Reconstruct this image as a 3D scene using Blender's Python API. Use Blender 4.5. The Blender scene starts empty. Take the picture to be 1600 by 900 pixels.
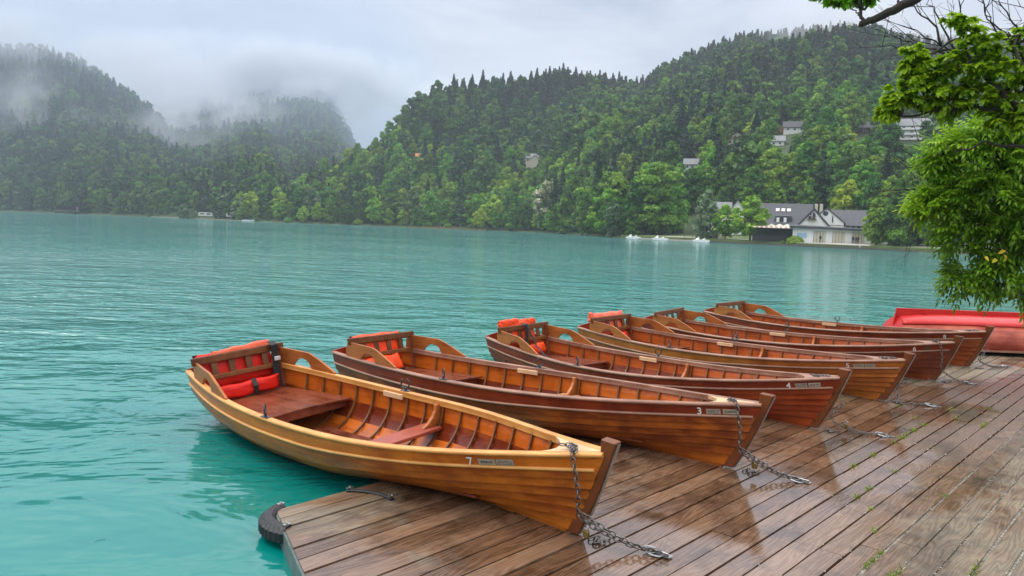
import bpy, bmesh, math, random
import numpy as np
from mathutils import Vector, Matrix

sc = bpy.context.scene
COL = sc.collection
R = math.radians

# ------------------------------------------------------------------ camera, sky, sun, exposure
HC = 1.9                 # eye height above the dock deck (deck top is z = 0)
ZW = -0.13               # lake surface
FPX = 1200.0             # focal length in pixels of the 1600 px wide photograph
SLOPE, HY0 = 0.036, 325.0
_roll = math.atan(SLOPE)
_pitch = math.atan((450 - (HY0 + SLOPE * 800)) * math.cos(_roll) / FPX)
cF = np.array([0, math.cos(_pitch), -math.sin(_pitch)])
_R0 = np.array([1.0, 0, 0]); _U0 = np.cross(_R0, cF)
cR = math.cos(_roll) * _R0 + math.sin(_roll) * _U0
cU = -math.sin(_roll) * _R0 + math.cos(_roll) * _U0
cam_d = bpy.data.cameras.new('camera'); cam = bpy.data.objects.new('camera', cam_d); COL.objects.link(cam)
cam.matrix_world = Matrix(((cR[0], cU[0], -cF[0], 0), (cR[1], cU[1], -cF[1], 0), (cR[2], cU[2], -cF[2], HC), (0, 0, 0, 1)))
cam_d.sensor_width = 36; cam_d.lens = 36 * FPX / 1600
cam_d.clip_start = 0.05; cam_d.clip_end = 12000
sc.camera = cam

def ray(x, y):
    return cF + cR * ((x - 800) / FPX) - cU * ((y - 450) / FPX)
def ground(x, y, z=0.0):
    d = ray(x, y); t = (HC - z) / -d[2]
    return np.array([d[0] * t, d[1] * t, z])
def hor(x): return HY0 + SLOPE * x
def pxdir(x):
    d = ray(x, hor(x)); l = math.hypot(d[0], d[1]); return np.array([d[0] / l, d[1] / l])
def at(x, D, z=0.0):
    d = pxdir(x); return np.array([d[0] * D, d[1] * D, z])
def zat(x, y, D):
    """height of the point seen at (x, y) when it stands at distance D"""
    d = ray(x, y); return HC + D * d[2] / math.hypot(d[0], d[1])

SUN_EL, SUN_AZ = 58.0, -75.0      # azimuth measured from +Y towards +X: high on the left, behind the cloud
w = bpy.data.worlds.new('World'); sc.world = w; w.use_nodes = True
nt = w.node_tree; nt.nodes.clear()
def N(nt, typ, **kw):
    n = nt.nodes.new(typ)
    ins = kw.pop('ins', {})
    for k, v in kw.items(): setattr(n, k, v)
    for k, v in ins.items(): n.inputs[k].default_value = v
    return n
def ramp(nt, stops, interp='LINEAR'):
    r = nt.nodes.new('ShaderNodeValToRGB'); r.color_ramp.interpolation = interp
    e = r.color_ramp.elements
    while len(e) > 1: e.remove(e[-1])
    e[0].position = stops[0][0]; c = stops[0][1]; e[0].color = (*c, 1) if len(c) == 3 else c
    for p, c in stops[1:]:
        k = e.new(p); k.color = (*c, 1) if len(c) == 3 else c
    return r
out = N(nt, 'ShaderNodeOutputWorld')
sky = N(nt, 'ShaderNodeTexSky', sky_type='NISHITA', sun_disc=False)
sky.sun_elevation = R(SUN_EL); sky.sun_rotation = R(SUN_AZ)
bg1 = N(nt, 'ShaderNodeBackground', ins={'Strength': 0.05}); nt.links.new(sky.outputs[0], bg1.inputs[0])
tc = N(nt, 'ShaderNodeTexCoord')
sep = N(nt, 'ShaderNodeSeparateXYZ'); nt.links.new(tc.outputs['Generated'], sep.inputs[0])
el = ramp(nt, [(0.0, (.44, .45, .48)), (.08, (.43, .44, .485)), (.20, (.51, .515, .565)), (.28, (.62, .63, .69)), (.38, (1.25, 1.27, 1.34)), (.6, (1.85, 1.85, 1.87)), (1.0, (2.5, 2.46, 2.42))])
nt.links.new(sep.outputs['Z'], el.inputs[0])
mp = N(nt, 'ShaderNodeMapping'); mp.inputs['Scale'].default_value = (1, 1, 2.6); nt.links.new(tc.outputs['Generated'], mp.inputs[0])
nz = N(nt, 'ShaderNodeTexNoise', ins={'Scale': 3.2, 'Detail': 7.0, 'Roughness': .56, 'Distortion': .3}); nt.links.new(mp.outputs[0], nz.inputs['Vector'])
cr_ = ramp(nt, [(.30, (.56, .58, .65)), (.43, (.80, .81, .85)), (.55, (1.0, .99, .99)), (.72, (1.26, 1.23, 1.22))]); nt.links.new(nz.outputs[0], cr_.inputs[0])
mul = N(nt, 'ShaderNodeMix', data_type='RGBA', blend_type='MULTIPLY'); mul.inputs[0].default_value = 1.0
nt.links.new(el.outputs[0], mul.inputs[6]); nt.links.new(cr_.outputs[0], mul.inputs[7])
bg2 = N(nt, 'ShaderNodeBackground', ins={'Strength': 1.0}); nt.links.new(mul.outputs[2], bg2.inputs[0])
add = N(nt, 'ShaderNodeAddShader'); nt.links.new(bg1.outputs[0], add.inputs[0]); nt.links.new(bg2.outputs[0], add.inputs[1])
nt.links.new(add.outputs[0], out.inputs[0])
w.cycles.sampling_method = 'MANUAL'; w.cycles.sample_map_resolution = 512

sl = bpy.data.lights.new('sun', 'SUN'); sl.energy = 1.4; sl.angle = R(25); sl.color = (1, .97, .92)
so = bpy.data.objects.new('sun', sl); COL.objects.link(so)
_sd = Vector((math.sin(R(SUN_AZ)) * math.cos(R(SUN_EL)), math.cos(R(SUN_AZ)) * math.cos(R(SUN_EL)), math.sin(R(SUN_EL))))
so.rotation_euler = _sd.to_track_quat('Z', 'Y').to_euler()

sc.view_settings.view_transform = 'Standard'; sc.view_settings.look = 'None'
sc.view_settings.exposure = 0.02; sc.view_settings.gamma = 1.0; sc.view_settings.use_curve_mapping = False
sc.render.engine = 'CYCLES'
sc.cycles.use_denoising = True
sc.cycles.max_bounces = 6; sc.cycles.diffuse_bounces = 3; sc.cycles.glossy_bounces = 3
sc.cycles.transmission_bounces = 3; sc.cycles.volume_bounces = 2; sc.cycles.transparent_max_bounces = 6
sc.cycles.caustics_reflective = False; sc.cycles.caustics_refractive = False
sc.cycles.sample_clamp_indirect = 4.0

# ------------------------------------------------------------------ helpers
def lin(r, g, b):
    f = lambda c: (c / 255 / 12.92) if c / 255 <= .04045 else ((c / 255 + .055) / 1.055) ** 2.4
    return (f(r), f(g), f(b))
def newmat(name):
    m = bpy.data.materials.new(name); m.use_nodes = True; t = m.node_tree
    b = t.nodes['Principled BSDF']; return m, t, b
def lk(t, a, b): t.links.new(a, b)
def plain(name, col, rough=.6, metal=0.0, coat=0.0, var=.12, scale=6.0, bump=.0):
    m, t, b = newmat(name)
    tc = N(t, 'ShaderNodeTexCoord'); nz = N(t, 'ShaderNodeTexNoise', ins={'Scale': scale, 'Detail': 5.0})
    lk(t, tc.outputs['Object'], nz.inputs['Vector'])
    r = ramp(t, [(.3, tuple(c * (1 - var) for c in col)), (.7, tuple(min(1, c * (1 + var)) for c in col))]); lk(t, nz.outputs[0], r.inputs[0])
    lk(t, r.outputs[0], b.inputs['Base Color'])
    b.inputs['Roughness'].default_value = rough; b.inputs['Metallic'].default_value = metal; b.inputs['Coat Weight'].default_value = coat
    if bump:
        bp = N(t, 'ShaderNodeBump', ins={'Strength': bump, 'Distance': .01}); lk(t, nz.outputs[0], bp.inputs['Height']); lk(t, bp.outputs[0], b.inputs['Normal'])
    return m

class MB:
    def __init__(s): s.v = []; s.f = []; s.m = []
    def add(s, vs, fs, mi=0):
        assert max(max(f) for f in fs) < len(vs)
        o = len(s.v); s.v += [tuple(map(float, p)) for p in vs]; s.f += [tuple(o + i for i in f) for f in fs]; s.m += [mi] * len(fs)
    def box(s, lo, hi, mi=0):
        x0, y0, z0 = lo; x1, y1, z1 = hi
        s.add([(x0, y0, z0), (x1, y0, z0), (x1, y1, z0), (x0, y1, z0), (x0, y0, z1), (x1, y0, z1), (x1, y1, z1), (x0, y1, z1)],
              [(0, 3, 2, 1), (4, 5, 6, 7), (0, 1, 5, 4), (1, 2, 6, 5), (2, 3, 7, 6), (3, 0, 4, 7)], mi)
    def hexa(s, P, mi=0):   # 8 points: bottom 4, top 4
        s.add(P, [(0, 3, 2, 1), (4, 5, 6, 7), (0, 1, 5, 4), (1, 2, 6, 5), (2, 3, 7, 6), (3, 0, 4, 7)], mi)
    def loft(s, rings, closed=True, caps=True, mi=0):
        n = len(rings[0]); vs = [p for r in rings for p in r]; fs = []
        for i in range(len(rings) - 1):
            for j in range(n if closed else n - 1):
                k = (j + 1) % n
                fs.append((i * n + j, i * n + k, (i + 1) * n + k, (i + 1) * n + j))
        if caps and closed:
            fs.append(tuple(range(n - 1, -1, -1))); fs.append(tuple((len(rings) - 1) * n + j for j in range(n)))
        s.add(vs, fs, mi)
    def tube(s, pts, rad, n=8, mi=0, closed=False):
        pts = [Vector(p) for p in pts]; rings = []
        if not hasattr(rad, '__len__'): rad = [rad] * len(pts)
        up = Vector((0, 0, 1)); prev = None
        for i, p in enumerate(pts):
            a = pts[i - 1] if (i or closed) else p; b = pts[(i + 1) % len(pts)] if (i < len(pts) - 1 or closed) else p
            d = (b - a).normalized()
            if prev is None:
                u = d.cross(up); u = u if u.length > .05 else d.cross(Vector((1, 0, 0)))
            else: u = prev - d * prev.dot(d)
            u.normalize(); prev = u; v = d.cross(u)
            rings.append([tuple(p + (u * math.cos(q) + v * math.sin(q)) * rad[i]) for q in [2 * math.pi * k / n for k in range(n)]])
        if closed: rings.append(rings[0])
        s.loft(rings, caps=not closed, mi=mi)
    def prism(s, poly, a, b, mi=0):  # poly list of 2D->3D function pairs: a(p), b(p) give the two faces
        n = len(poly); s.add([a(*p) for p in poly] + [b(*p) for p in poly],
              [tuple(range(n)), tuple(range(2 * n - 1, n - 1, -1))] + [(i, n + i, n + (i + 1) % n, (i + 1) % n) for i in range(n)], mi)
    def mesh(s, name):
        me = bpy.data.meshes.new(name); me.from_pydata(s.v, [], s.f)
        if any(s.m): me.polygons.foreach_set('material_index', s.m)
        bm = bmesh.new(); bm.from_mesh(me); bmesh.ops.recalc_face_normals(bm, faces=bm.faces); bm.to_mesh(me); bm.free()
        me.update(); return me
    def build(s, name, mats, parent=None, bevel=0, smooth=False, seg=1):
        me = s.mesh(name)
        for m in (mats if isinstance(mats, (list, tuple)) else [mats]): me.materials.append(m)
        o = bpy.data.objects.new(name, me); COL.objects.link(o)
        if parent is not None: o.parent = parent
        if smooth:
            me.polygons.foreach_set('use_smooth', [True] * len(me.polygons))
        if bevel:
            b = o.modifiers.new('bevel', 'BEVEL'); b.width = bevel; b.segments = seg; b.limit_method = 'ANGLE'; b.angle_limit = R(40)
        return o
def tag(o, label=None, cat=None, group=None, kind=None):
    if label: o['label'] = label
    if cat: o['category'] = cat
    if group: o['group'] = group
    if kind: o['kind'] = kind
    return o
def empty(name, loc=(0, 0, 0), rz=0, label=None, cat=None, group=None):
    o = bpy.data.objects.new(name, None); COL.objects.link(o); o.location = tuple(float(c) for c in loc); o.rotation_euler = (0, 0, rz)
    o.empty_display_size = .2
    return tag(o, label, cat, group)
def copy_tree(o, parent=None):
    c = o.copy(); COL.objects.link(c)
    if parent is not None: c.parent = parent
    for ch in list(o.children): copy_tree(ch, c)
    return c
def smooth_by_angle(o, ang=40):
    me = o.data; bm = bmesh.new(); bm.from_mesh(me)
    for f in bm.faces: f.smooth = True
    for e in bm.edges:
        if len(e.link_faces) == 2 and e.calc_face_angle(0) > R(ang): e.smooth = False
    bm.to_mesh(me); bm.free()
rnd = random.Random(7)
rng = np.random.default_rng(11)
# ------------------------------------------------------------------ lake
def water_mat():
    m, t, b = newmat('lake_water')
    tc = N(t, 'ShaderNodeTexCoord')
    g = N(t, 'ShaderNodeNewGeometry')
    # distance from the shore for calmer near water
    n1 = N(t, 'ShaderNodeTexNoise', ins={'Scale': 1.0, 'Detail': 4.0, 'Roughness': .55, 'Distortion': .4})
    mp = N(t, 'ShaderNodeMapping'); mp.inputs['Scale'].default_value = (.48, .80, 1); mp.inputs['Rotation'].default_value = (0, 0, R(14))
    lk(t, tc.outputs['Object'], mp.inputs[0]); lk(t, mp.outputs[0], n1.inputs['Vector'])
    n2 = N(t, 'ShaderNodeTexNoise', ins={'Scale': 3.6, 'Detail': 3.0, 'Roughness': .5})
    mp2 = N(t, 'ShaderNodeMapping'); mp2.inputs['Scale'].default_value = (.5, 1.0, 1); mp2.inputs['Rotation'].default_value = (0, 0, R(-18))
    lk(t, tc.outputs['Object'], mp2.inputs[0]); lk(t, mp2.outputs[0], n2.inputs['Vector'])
    # calm patch mask
    n3 = N(t, 'ShaderNodeTexNoise', ins={'Scale': .05, 'Detail': 3.0}); lk(t, tc.outputs['Object'], n3.inputs['Vector'])
    ln = N(t, 'ShaderNodeVectorMath', operation='LENGTH'); lk(t, g.outputs['Position'], ln.inputs[0])
    near = N(t, 'ShaderNodeMapRange', ins={1: 4.0, 2: 14.0, 3: .28, 4: 1.0}); lk(t, ln.outputs['Value'], near.inputs[0])
    far = N(t, 'ShaderNodeMapRange', ins={1: 16.0, 2: 120.0, 3: 1.15, 4: 7.0}); lk(t, ln.outputs['Value'], far.inputs[0])
    ms = N(t, 'ShaderNodeMapRange', ins={1: .35, 2: .65, 3: .45, 4: 1.3}); lk(t, n3.outputs[0], ms.inputs[0])
    a = N(t, 'ShaderNodeMath', operation='MULTIPLY'); lk(t, near.outputs[0], a.inputs[0]); lk(t, far.outputs[0], a.inputs[1])
    a2 = N(t, 'ShaderNodeMath', operation='MULTIPLY'); lk(t, a.outputs[0], a2.inputs[0]); lk(t, ms.outputs[0], a2.inputs[1])
    fa2 = N(t, 'ShaderNodeMapRange', ins={1: 5.0, 2: 18.0, 3: .035, 4: .34}); lk(t, ln.outputs['Value'], fa2.inputs[0])
    m2 = N(t, 'ShaderNodeMath', operation='MULTIPLY'); lk(t, n2.outputs[0], m2.inputs[0]); lk(t, fa2.outputs[0], m2.inputs[1])
    s = N(t, 'ShaderNodeMath', operation='ADD'); lk(t, n1.outputs[0], s.inputs[0]); lk(t, m2.outputs[0], s.inputs[1])
    h = N(t, 'ShaderNodeMath', operation='MULTIPLY'); lk(t, s.outputs[0], h.inputs[0]); lk(t, a2.outputs[0], h.inputs[1])
    bp = N(t, 'ShaderNodeBump', ins={'Strength': 1.0, 'Distance': .56}); lk(t, h.outputs[0], bp.inputs['Height']); lk(t, bp.outputs[0], b.inputs['Normal'])
    c = ramp(t, [(.3, (.0, .155, .132)), (.7, (.0, .220, .190))]); lk(t, n3.outputs[0], c.inputs[0]); lk(t, c.outputs[0], b.inputs['Base Color'])
    b.inputs['Roughness'].default_value = .06; b.inputs['IOR'].default_value = 1.45; b.inputs['Specular IOR Level'].default_value = .7
    return m
mb = MB(); mb.add([(-3500, -400, 0), (3500, -400, 0), (3500, 3500, 0), (-3500, 3500, 0)], [(0, 1, 2, 3)])
lake = mb.build('lake', water_mat()); lake.location.z = ZW; tag(lake, kind='structure')

# ------------------------------------------------------------------ hills
def interp(tab, x): return float(np.interp(x, [p[0] for p in tab], [p[1] for p in tab]))
SHORE = [(-1200, 600), (-200, 610), (0, 600), (200, 520), (330, 430), (380, 395), (470, 372), (560, 356), (706, 330), (780, 322), (840, 305), (898, 262), (950, 212), (1000, 200), (1100, 184), (1240, 172), (1340, 163), (1480, 154), (1600, 146), (2400, 110)]
SIL_A = [(300, 345), (380, 322), (410, 303), (440, 288), (480, 262), (520, 243), (560, 228), (600, 203), (622, 168), (650, 137), (700, 119), (760, 111), (820, 106), (880, 101), (930, 112), (985, 120), (1020, 99), (1060, 79), (1110, 59), (1160, 48), (1200, 44), (1260, 40), (1300, 34), (1345, 40), (1400, 52), (1480, 58), (1600, 62), (2400, 150)]
RID_A = [(300, 440), (380, 440), (480, 470), (600, 490), (700, 530), (900, 570), (1000, 590), (1200, 640), (1600, 640), (2400, 500)]
SIL_B = [(-1200, 120), (-300, 80), (0, 66), (60, 69), (110, 83), (160, 109), (210, 145), (240, 171), (262, 197), (300, 212), (340, 205), (370, 198), (412, 196), (424, 210), (431, 248), (470, 285), (520, 312), (600, 330)]
RID_B = [(-1200, 900), (0, 900), (260, 860), (360, 800), (430, 760), (520, 640)]
SIL_C = [(100, 250), (200, 195), (250, 165), (300, 150), (340, 143), (380, 141), (420, 143), (440, 139), (480, 137), (505, 145), (522, 162), (536, 188), (548, 218), (562, 245), (600, 290), (700, 340)]
RID_C = [(100, 1250), (700, 1250)]
def profile(s, p): return s ** p
class Hill:
    def __init__(s, name, sil, rid, tree, bank, p, xr, back, gap=0):
        s.name, s.sil, s.rid, s.tree, s.bank, s.p, s.xr, s.back, s.gap = name, sil, rid, tree, bank, p, xr, back, gap
        q = np.random.default_rng(len(name) + int(tree))
        s.ph = q.uniform(0, 6.28, (14, 2)); s.k = q.uniform(.006, .035, 14); s.an = q.uniform(0, 6.28, 14)
    def h(s, x, d):
        D = interp(SHORE, x) + s.gap; Rr = interp(s.rid, x)
        Z = zat(x, interp(s.sil, x), Rr) - s.tree
        Z = max(Z, 1.0)
        if d < D: return ZW - 1.5 + max(0, 1 - (D - d) / 6) * 1.3
        bank = D + s.bank
        base = .5 + .9 * min(1, (d - D) / 30)
        if d <= bank: return base - .4 * max(0, 1 - (d - D) / 2.0)
        t = (d - bank) / max(1.0, Rr - bank)
        P = pxdir(x) * d; n = 0
        for i in range(14):
            n += math.sin(s.k[i] * (P[0] * math.cos(s.an[i]) + P[1] * math.sin(s.an[i])) * 1.6 + s.ph[i, 0]) * (.02 / s.k[i]) ** .6
        n *= 1.1
        if t <= 1:
            return base + (Z - base) * profile(t, s.p) + n * 4 * t * (1 - t)
        return Z - (d - Rr) * s.back
    def build(s, mat):
        xs = np.arange(s.xr[0], s.xr[1] + 1, 12.0)
        rows = []; Dn = 60
        vs = []; fs = []
        for x in xs:
            D0 = interp(SHORE, x) + s.gap; R1 = interp(s.rid, x) * 1.25
            for j in range(Dn):
                d = D0 - 8 + (R1 - D0 + 8) * (j / (Dn - 1)) ** 1.3
                P = pxdir(x) * d; vs.append((P[0], P[1], s.h(x, d)))
        nx = len(xs)
        for i in range(nx - 1):
            for j in range(Dn - 1):
                a = i * Dn + j; fs.append((a, a + Dn, a + Dn + 1, a + 1))
        mb = MB(); mb.add(vs, fs); o = mb.build(s.name, mat, smooth=True); return tag(o, kind='structure')
def ground_mat(name, c1, c2, sc_=.25):
    m, t, b = newmat(name)
    tc = N(t, 'ShaderNodeTexCoord'); nz = N(t, 'ShaderNodeTexNoise', ins={'Scale': sc_, 'Detail': 8.0, 'Roughness': .65}); lk(t, tc.outputs['Object'], nz.inputs['Vector'])
    r = ramp(t, [(.35, c1), (.65, c2)]); lk(t, nz.outputs[0], r.inputs[0]); lk(t, r.outputs[0], b.inputs['Base Color']); b.inputs['Roughness'].default_value = .9
    return m
M_grass = ground_mat('hillside_ground', (.022, .04, .012), (.06, .095, .025))
HA = Hill('near_hill', SIL_A, RID_A, 14, 34, .95, (300, 2300), .25)
HB = Hill('far_left_hill', SIL_B, RID_B, 14, 12, .85, (-1100, 600), .35)
HCn = Hill('back_hill', SIL_C, RID_C, 14, 60, 1.0, (60, 700), .5, gap=60)
for hh in (HA, HB, HCn): hh.build(M_grass)

# ------------------------------------------------------------------ foliage material and tree prototypes
def leaf_mat(name, lo, mid, hi, trans=.3, rough=.55):
    m, t, b = newmat(name)
    at_ = N(t, 'ShaderNodeAttribute', attribute_name='v')
    oi = N(t, 'ShaderNodeObjectInfo')
    s = N(t, 'ShaderNodeMath', operation='MULTIPLY_ADD', ins={1: .9, 2: -.45}); lk(t, oi.outputs['Random'], s.inputs[0])
    a = N(t, 'ShaderNodeMath', operation='ADD', use_clamp=True); lk(t, at_.outputs['Fac'], a.inputs[0]); lk(t, s.outputs[0], a.inputs[1])
    r = ramp(t, [(.0, lo), (.5, mid), (1.0, hi)]); lk(t, a.outputs[0], r.inputs[0])
    hs = N(t, 'ShaderNodeHueSaturation'); 
    mr = N(t, 'ShaderNodeMath', operation='MULTIPLY_ADD', ins={1: 7.13, 2: 0.0}); lk(t, oi.outputs['Random'], mr.inputs[0])
    fr = N(t, 'ShaderNodeMath', operation='FRACT'); lk(t, mr.outputs[0], fr.inputs[0])
    hr = N(t, 'ShaderNodeMapRange', ins={1: 0, 2: 1, 3: .475, 4: .525}); lk(t, fr.outputs[0], hr.inputs[0]); lk(t, hr.outputs[0], hs.inputs['Hue'])
    lk(t, r.outputs[0], hs.inputs['Color'])
    lk(t, hs.outputs[0], b.inputs['Base Color']); b.inputs['Roughness'].default_value = rough; b.inputs['Specular IOR Level'].default_value = .3
    tr = N(t, 'ShaderNodeBsdfTranslucent'); lk(t, hs.outputs[0], tr.inputs[0])
    mx = N(t, 'ShaderNodeMixShader', ins={0: trans}); lk(t, b.outputs[0], mx.inputs[1]); lk(t, tr.outputs[0], mx.inputs[2])
    lk(t, mx.outputs[0], t.nodes['Material Output'].inputs[0])
    return m
L_broad = leaf_mat('broadleaf_foliage', (.030, .105, .010), (.095, .235, .016), (.23, .42, .03))
L_lime = leaf_mat('lime_foliage', (.09, .21, .012), (.19, .36, .02), (.33, .50, .03))
L_pale = leaf_mat('pale_foliage', (.05, .11, .045), (.12, .20, .085), (.24, .31, .16))
L_conif = leaf_mat('conifer_foliage', (.010, .038, .014), (.022, .070, .022), (.045, .12, .03), trans=.1)
L_far = leaf_mat('hillside_foliage', (.014, .056, .014), (.046, .130, .022), (.13, .25, .03))
L_farconif = leaf_mat('hillside_conifer_foliage', (.006, .022, .014), (.012, .040, .022), (.026, .07, .03), trans=.1)
L_blossom = leaf_mat('blossom_foliage', (.05, .12, .02), (.16, .24, .07), (.50, .52, .34))
M_bark = plain('bark', (.034, .027, .021), .9, var=.4, scale=3, bump=.6)

def quads_mesh(name, C, Nn, size, v, asp=1.0, q=None):
    """many small leaf-clump faces: centres C, normals Nn, sizes"""
    q = q or np.random.default_rng(3)
    n = len(C); Nn = Nn / np.linalg.norm(Nn, axis=1, keepdims=True)
    a = q.normal(size=(n, 3)); T = a - (a * Nn).sum(1, keepdims=True) * Nn; T /= np.linalg.norm(T, axis=1, keepdims=True)
    B = np.cross(Nn, T); s = size[:, None]
    k = q.uniform(.7, 1.3, (n, 4))
    V = np.stack([C + T * s * k[:, :1] * asp, C + B * s * k[:, 1:2] + Nn * s * .25, C - T * s * k[:, 2:3] * asp, C - B * s * k[:, 3:4] - Nn * s * .15], 1).reshape(-1, 3)
    me = bpy.data.meshes.new(name); me.vertices.add(4 * n); me.vertices.foreach_set('co', V.astype(np.float32).ravel())
    me.loops.add(4 * n); me.loops.foreach_set('vertex_index', np.arange(4 * n, dtype=np.int32))
    me.polygons.add(n); me.polygons.foreach_set('loop_start', np.arange(0, 4 * n, 4, dtype=np.int32)); me.polygons.foreach_set('loop_total', np.full(n, 4, np.int32))
    at_ = me.attributes.new('v', 'FLOAT', 'FACE'); at_.data.foreach_set('value', v.astype(np.float32))
    me.update(calc_edges=True); return me
def broad_crown(seed, H=16.0, n=2600, size=.42, width=.34, low=.08, nb=30, lean=0.0, top=1.0):
    q = np.random.default_rng(seed); cs = []; rs = []
    for i in range(nb):
        z = low + (top - low) * (i + .5) / nb + q.normal() * .02
        u = (z - low) / (top - low)
        ww = width * (max(0.03, 1 - abs(2 * (u ** .85) - .92) ** 2.3)) ** .5
        a = i * 2.4 + q.uniform(-.5, .5); rr = ww * q.uniform(.25, .9)
        cs.append([rr * math.cos(a) * H + lean * z, rr * math.sin(a) * H, z * H]); rs.append(H * q.uniform(.075, .135) * (1.15 - .35 * u))
    cs = np.array(cs); rs = np.array(rs); p = rs ** 2 / (rs ** 2).sum()
    bi = q.choice(nb, n, p=p); d = q.normal(size=(n, 3)); d /= np.linalg.norm(d, axis=1, keepdims=True)
    d[:, 2] = np.where(d[:, 2] < -.35, -d[:, 2], d[:, 2])
    r = rs[bi] * np.clip(q.normal(.92, .16, n), .3, 1.35)
    C = cs[bi] + d * r[:, None] * np.array([1, 1, .78])
    tone = q.uniform(.25, .75, nb)
    v = np.clip(tone[bi] + q.normal(0, .13, n), 0, 1)
    me = quads_mesh('crown', C, d + q.normal(size=(n, 3)) * .55, size * q.uniform(.6, 1.4, n), v, 1.2, q)
    return me
def conifer_crown(seed, H=20.0, n=1500, size=.5, width=.17):
    q = np.random.default_rng(seed)
    u = q.uniform(0, 1, n) ** .75            # 0 top
    lev = np.floor(u * 24) / 24 + .01
    nbr = 9; br = q.integers(0, nbr, n); ang = br * 2 * np.pi / nbr + lev * 40 + q.normal(0, .13, n)
    Rm = width * H * (lev * .95 + .04) * (1 + .25 * np.sin(br * 5 + lev * 77))
    f = q.uniform(.15, 1, n) ** .7; r = Rm * f
    z = H * (1 - lev * .9) - r * .38 + q.normal(0, .12, n)
    C = np.stack([r * np.cos(ang), r * np.sin(ang), z], 1)
    Nn = np.stack([np.cos(ang) * .5, np.sin(ang) * .5, np.full(n, .9)], 1) + q.normal(size=(n, 3)) * .45
    v = np.clip(q.normal(.5, .2, n) + f * .12, 0, 1)
    return quads_mesh('crown', C, Nn, size * q.uniform(.5, 1.3, n) * (.5 + .6 * lev), v, 1.6, q)
def trunk_mesh(seed, H, r0, bare=False):
    q = random.Random(seed); mb = MB(); pts = []; x = y = 0
    for i in range(7):
        pts.append((x, y, H * i / 6 - (.5 if i == 0 else 0))); x += q.uniform(-.15, .15); y += q.uniform(-.15, .15)
    mb.tube(pts, [r0 * (1.25 if i == 0 else 1 - i / 7.5) for i in range(7)], 7)
    for k in range(6):
        z = H * (.35 + .09 * k); a = k * 2.3; L = H * .22
        mb.tube([(0, 0, z), (math.cos(a) * L * .5, math.sin(a) * L * .5, z + L * .5), (math.cos(a) * L, math.sin(a) * L, z + L * .75)], [r0 * .45, r0 * .28, r0 * .1], 5)
    me = mb.mesh('trunk'); me.materials.append(M_bark); return me
PROTO = {}
def proto(key, crown, mat, trunk): crown.materials.append(mat); PROTO[key] = (crown, trunk)
for i in range(4): proto('broad%d' % i, broad_crown(10 + i, 16, 4500, .33, [.33, .38, .30, .36][i], [.06, .05, .10, .04][i]), L_broad, trunk_mesh(i, 11, .32))
for i in range(2): proto('lime%d' % i, broad_crown(30 + i, 12, 2400, .34, [.33, .40][i], .16), L_lime, trunk_mesh(9 + i, 8, .22))
for i in range(2): proto('pale%d' % i, broad_crown(40 + i, 11, 2200, .34, [.42, .36][i], .03), L_pale, trunk_mesh(19 + i, 7, .22))
for i in range(1): proto('blossom%d' % i, broad_crown(50 + i, 13, 2300, .34, .35, .05), L_blossom, trunk_mesh(29 + i, 8, .22))
for i in range(3): proto('conif%d' % i, conifer_crown(60 + i, 21, 1900, .62, [.19, .23, .16][i]), L_conif, trunk_mesh(39 + i, 17, .25))
for i in range(3): proto('farbroad%d' % i, broad_crown(70 + i, 15, 1500, .56, [.36, .42, .33][i], .05, 20), L_far, trunk_mesh(49 + i, 10, .28))
for i in range(2): proto('farconif%d' % i, conifer_crown(80 + i, 16.5, 900, .70, [.22, .26][i]), L_farconif, trunk_mesh(59 + i, 15, .22))
REF = {}
KINDNAME = {'broad': 'broadleaf_tree', 'lime': 'lime_tree', 'pale': 'willow_tree', 'blossom': 'blossoming_tree', 'conif': 'spruce_tree', 'farbroad': 'broadleaf_tree', 'farconif': 'spruce_tree'}
def tree(key, P, scale, label, group=None, sxy=1.0, cat='tree'):
    kn = KINDNAME[key.rstrip('0123456789')]
    root = empty(kn, P, rnd.uniform(0, 6.28), label, cat, group); root.scale = (scale * sxy, scale * sxy, scale)
    cm, tm = PROTO[key]
    o = bpy.data.objects.new('crown', cm); COL.objects.link(o); o.parent = root; REF.setdefault(key, o)
    o = bpy.data.objects.new('trunk', tm); COL.objects.link(o); o.parent = root
    return root
# ------------------------------------------------------------------ houses on the slope: where they stand (needed to leave clearings)
def slope_d(x, y):
    D = interp(SHORE, x) + 36; R1 = interp(RID_A, x)
    for d in np.arange(D, R1, 2.0):
        if HA.h(x, d) >= zat(x, y, d): return float(d)
    return R1
HOUSES = []   # (name, label, x, ybase, D, w, h, kind)
for rec in [('chalet', 'cream gabled chalet with a dark balcony, lowest of the hillside houses', 1143, 227, 8.4, 'gable_front'),
            ('house', 'low grey roofed house below the red earth bank on the hillside', 1200, 229, 7, 'low'),
            ('house', 'white house with a dark slate roof above the red earth bank', 1231, 209, 8, 'white'),
            ('house', 'brown house with a dark hipped roof and a chimney on the hillside', 1338, 210, 8, 'brown'),
            ('apartment_house', 'white four storey house with balcony rows high on the hillside', 1412, 221, 12.5, 'flats'),
            ('villa', 'pale villa with a grey gabled roof among trees above the wooded shore', 828, 262, 8.5, 'villa'),
            ('house', 'small house with an orange roof peeping out of the shoreline wood', 652, 252, 3.6, 'orange'),
            
            ('house', 'small grey roof showing between trees behind the shore tree', 1076, 266, 5.5, 'low')]:
    HOUSES.append(rec + (slope_d(rec[2], rec[3]),))
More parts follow.
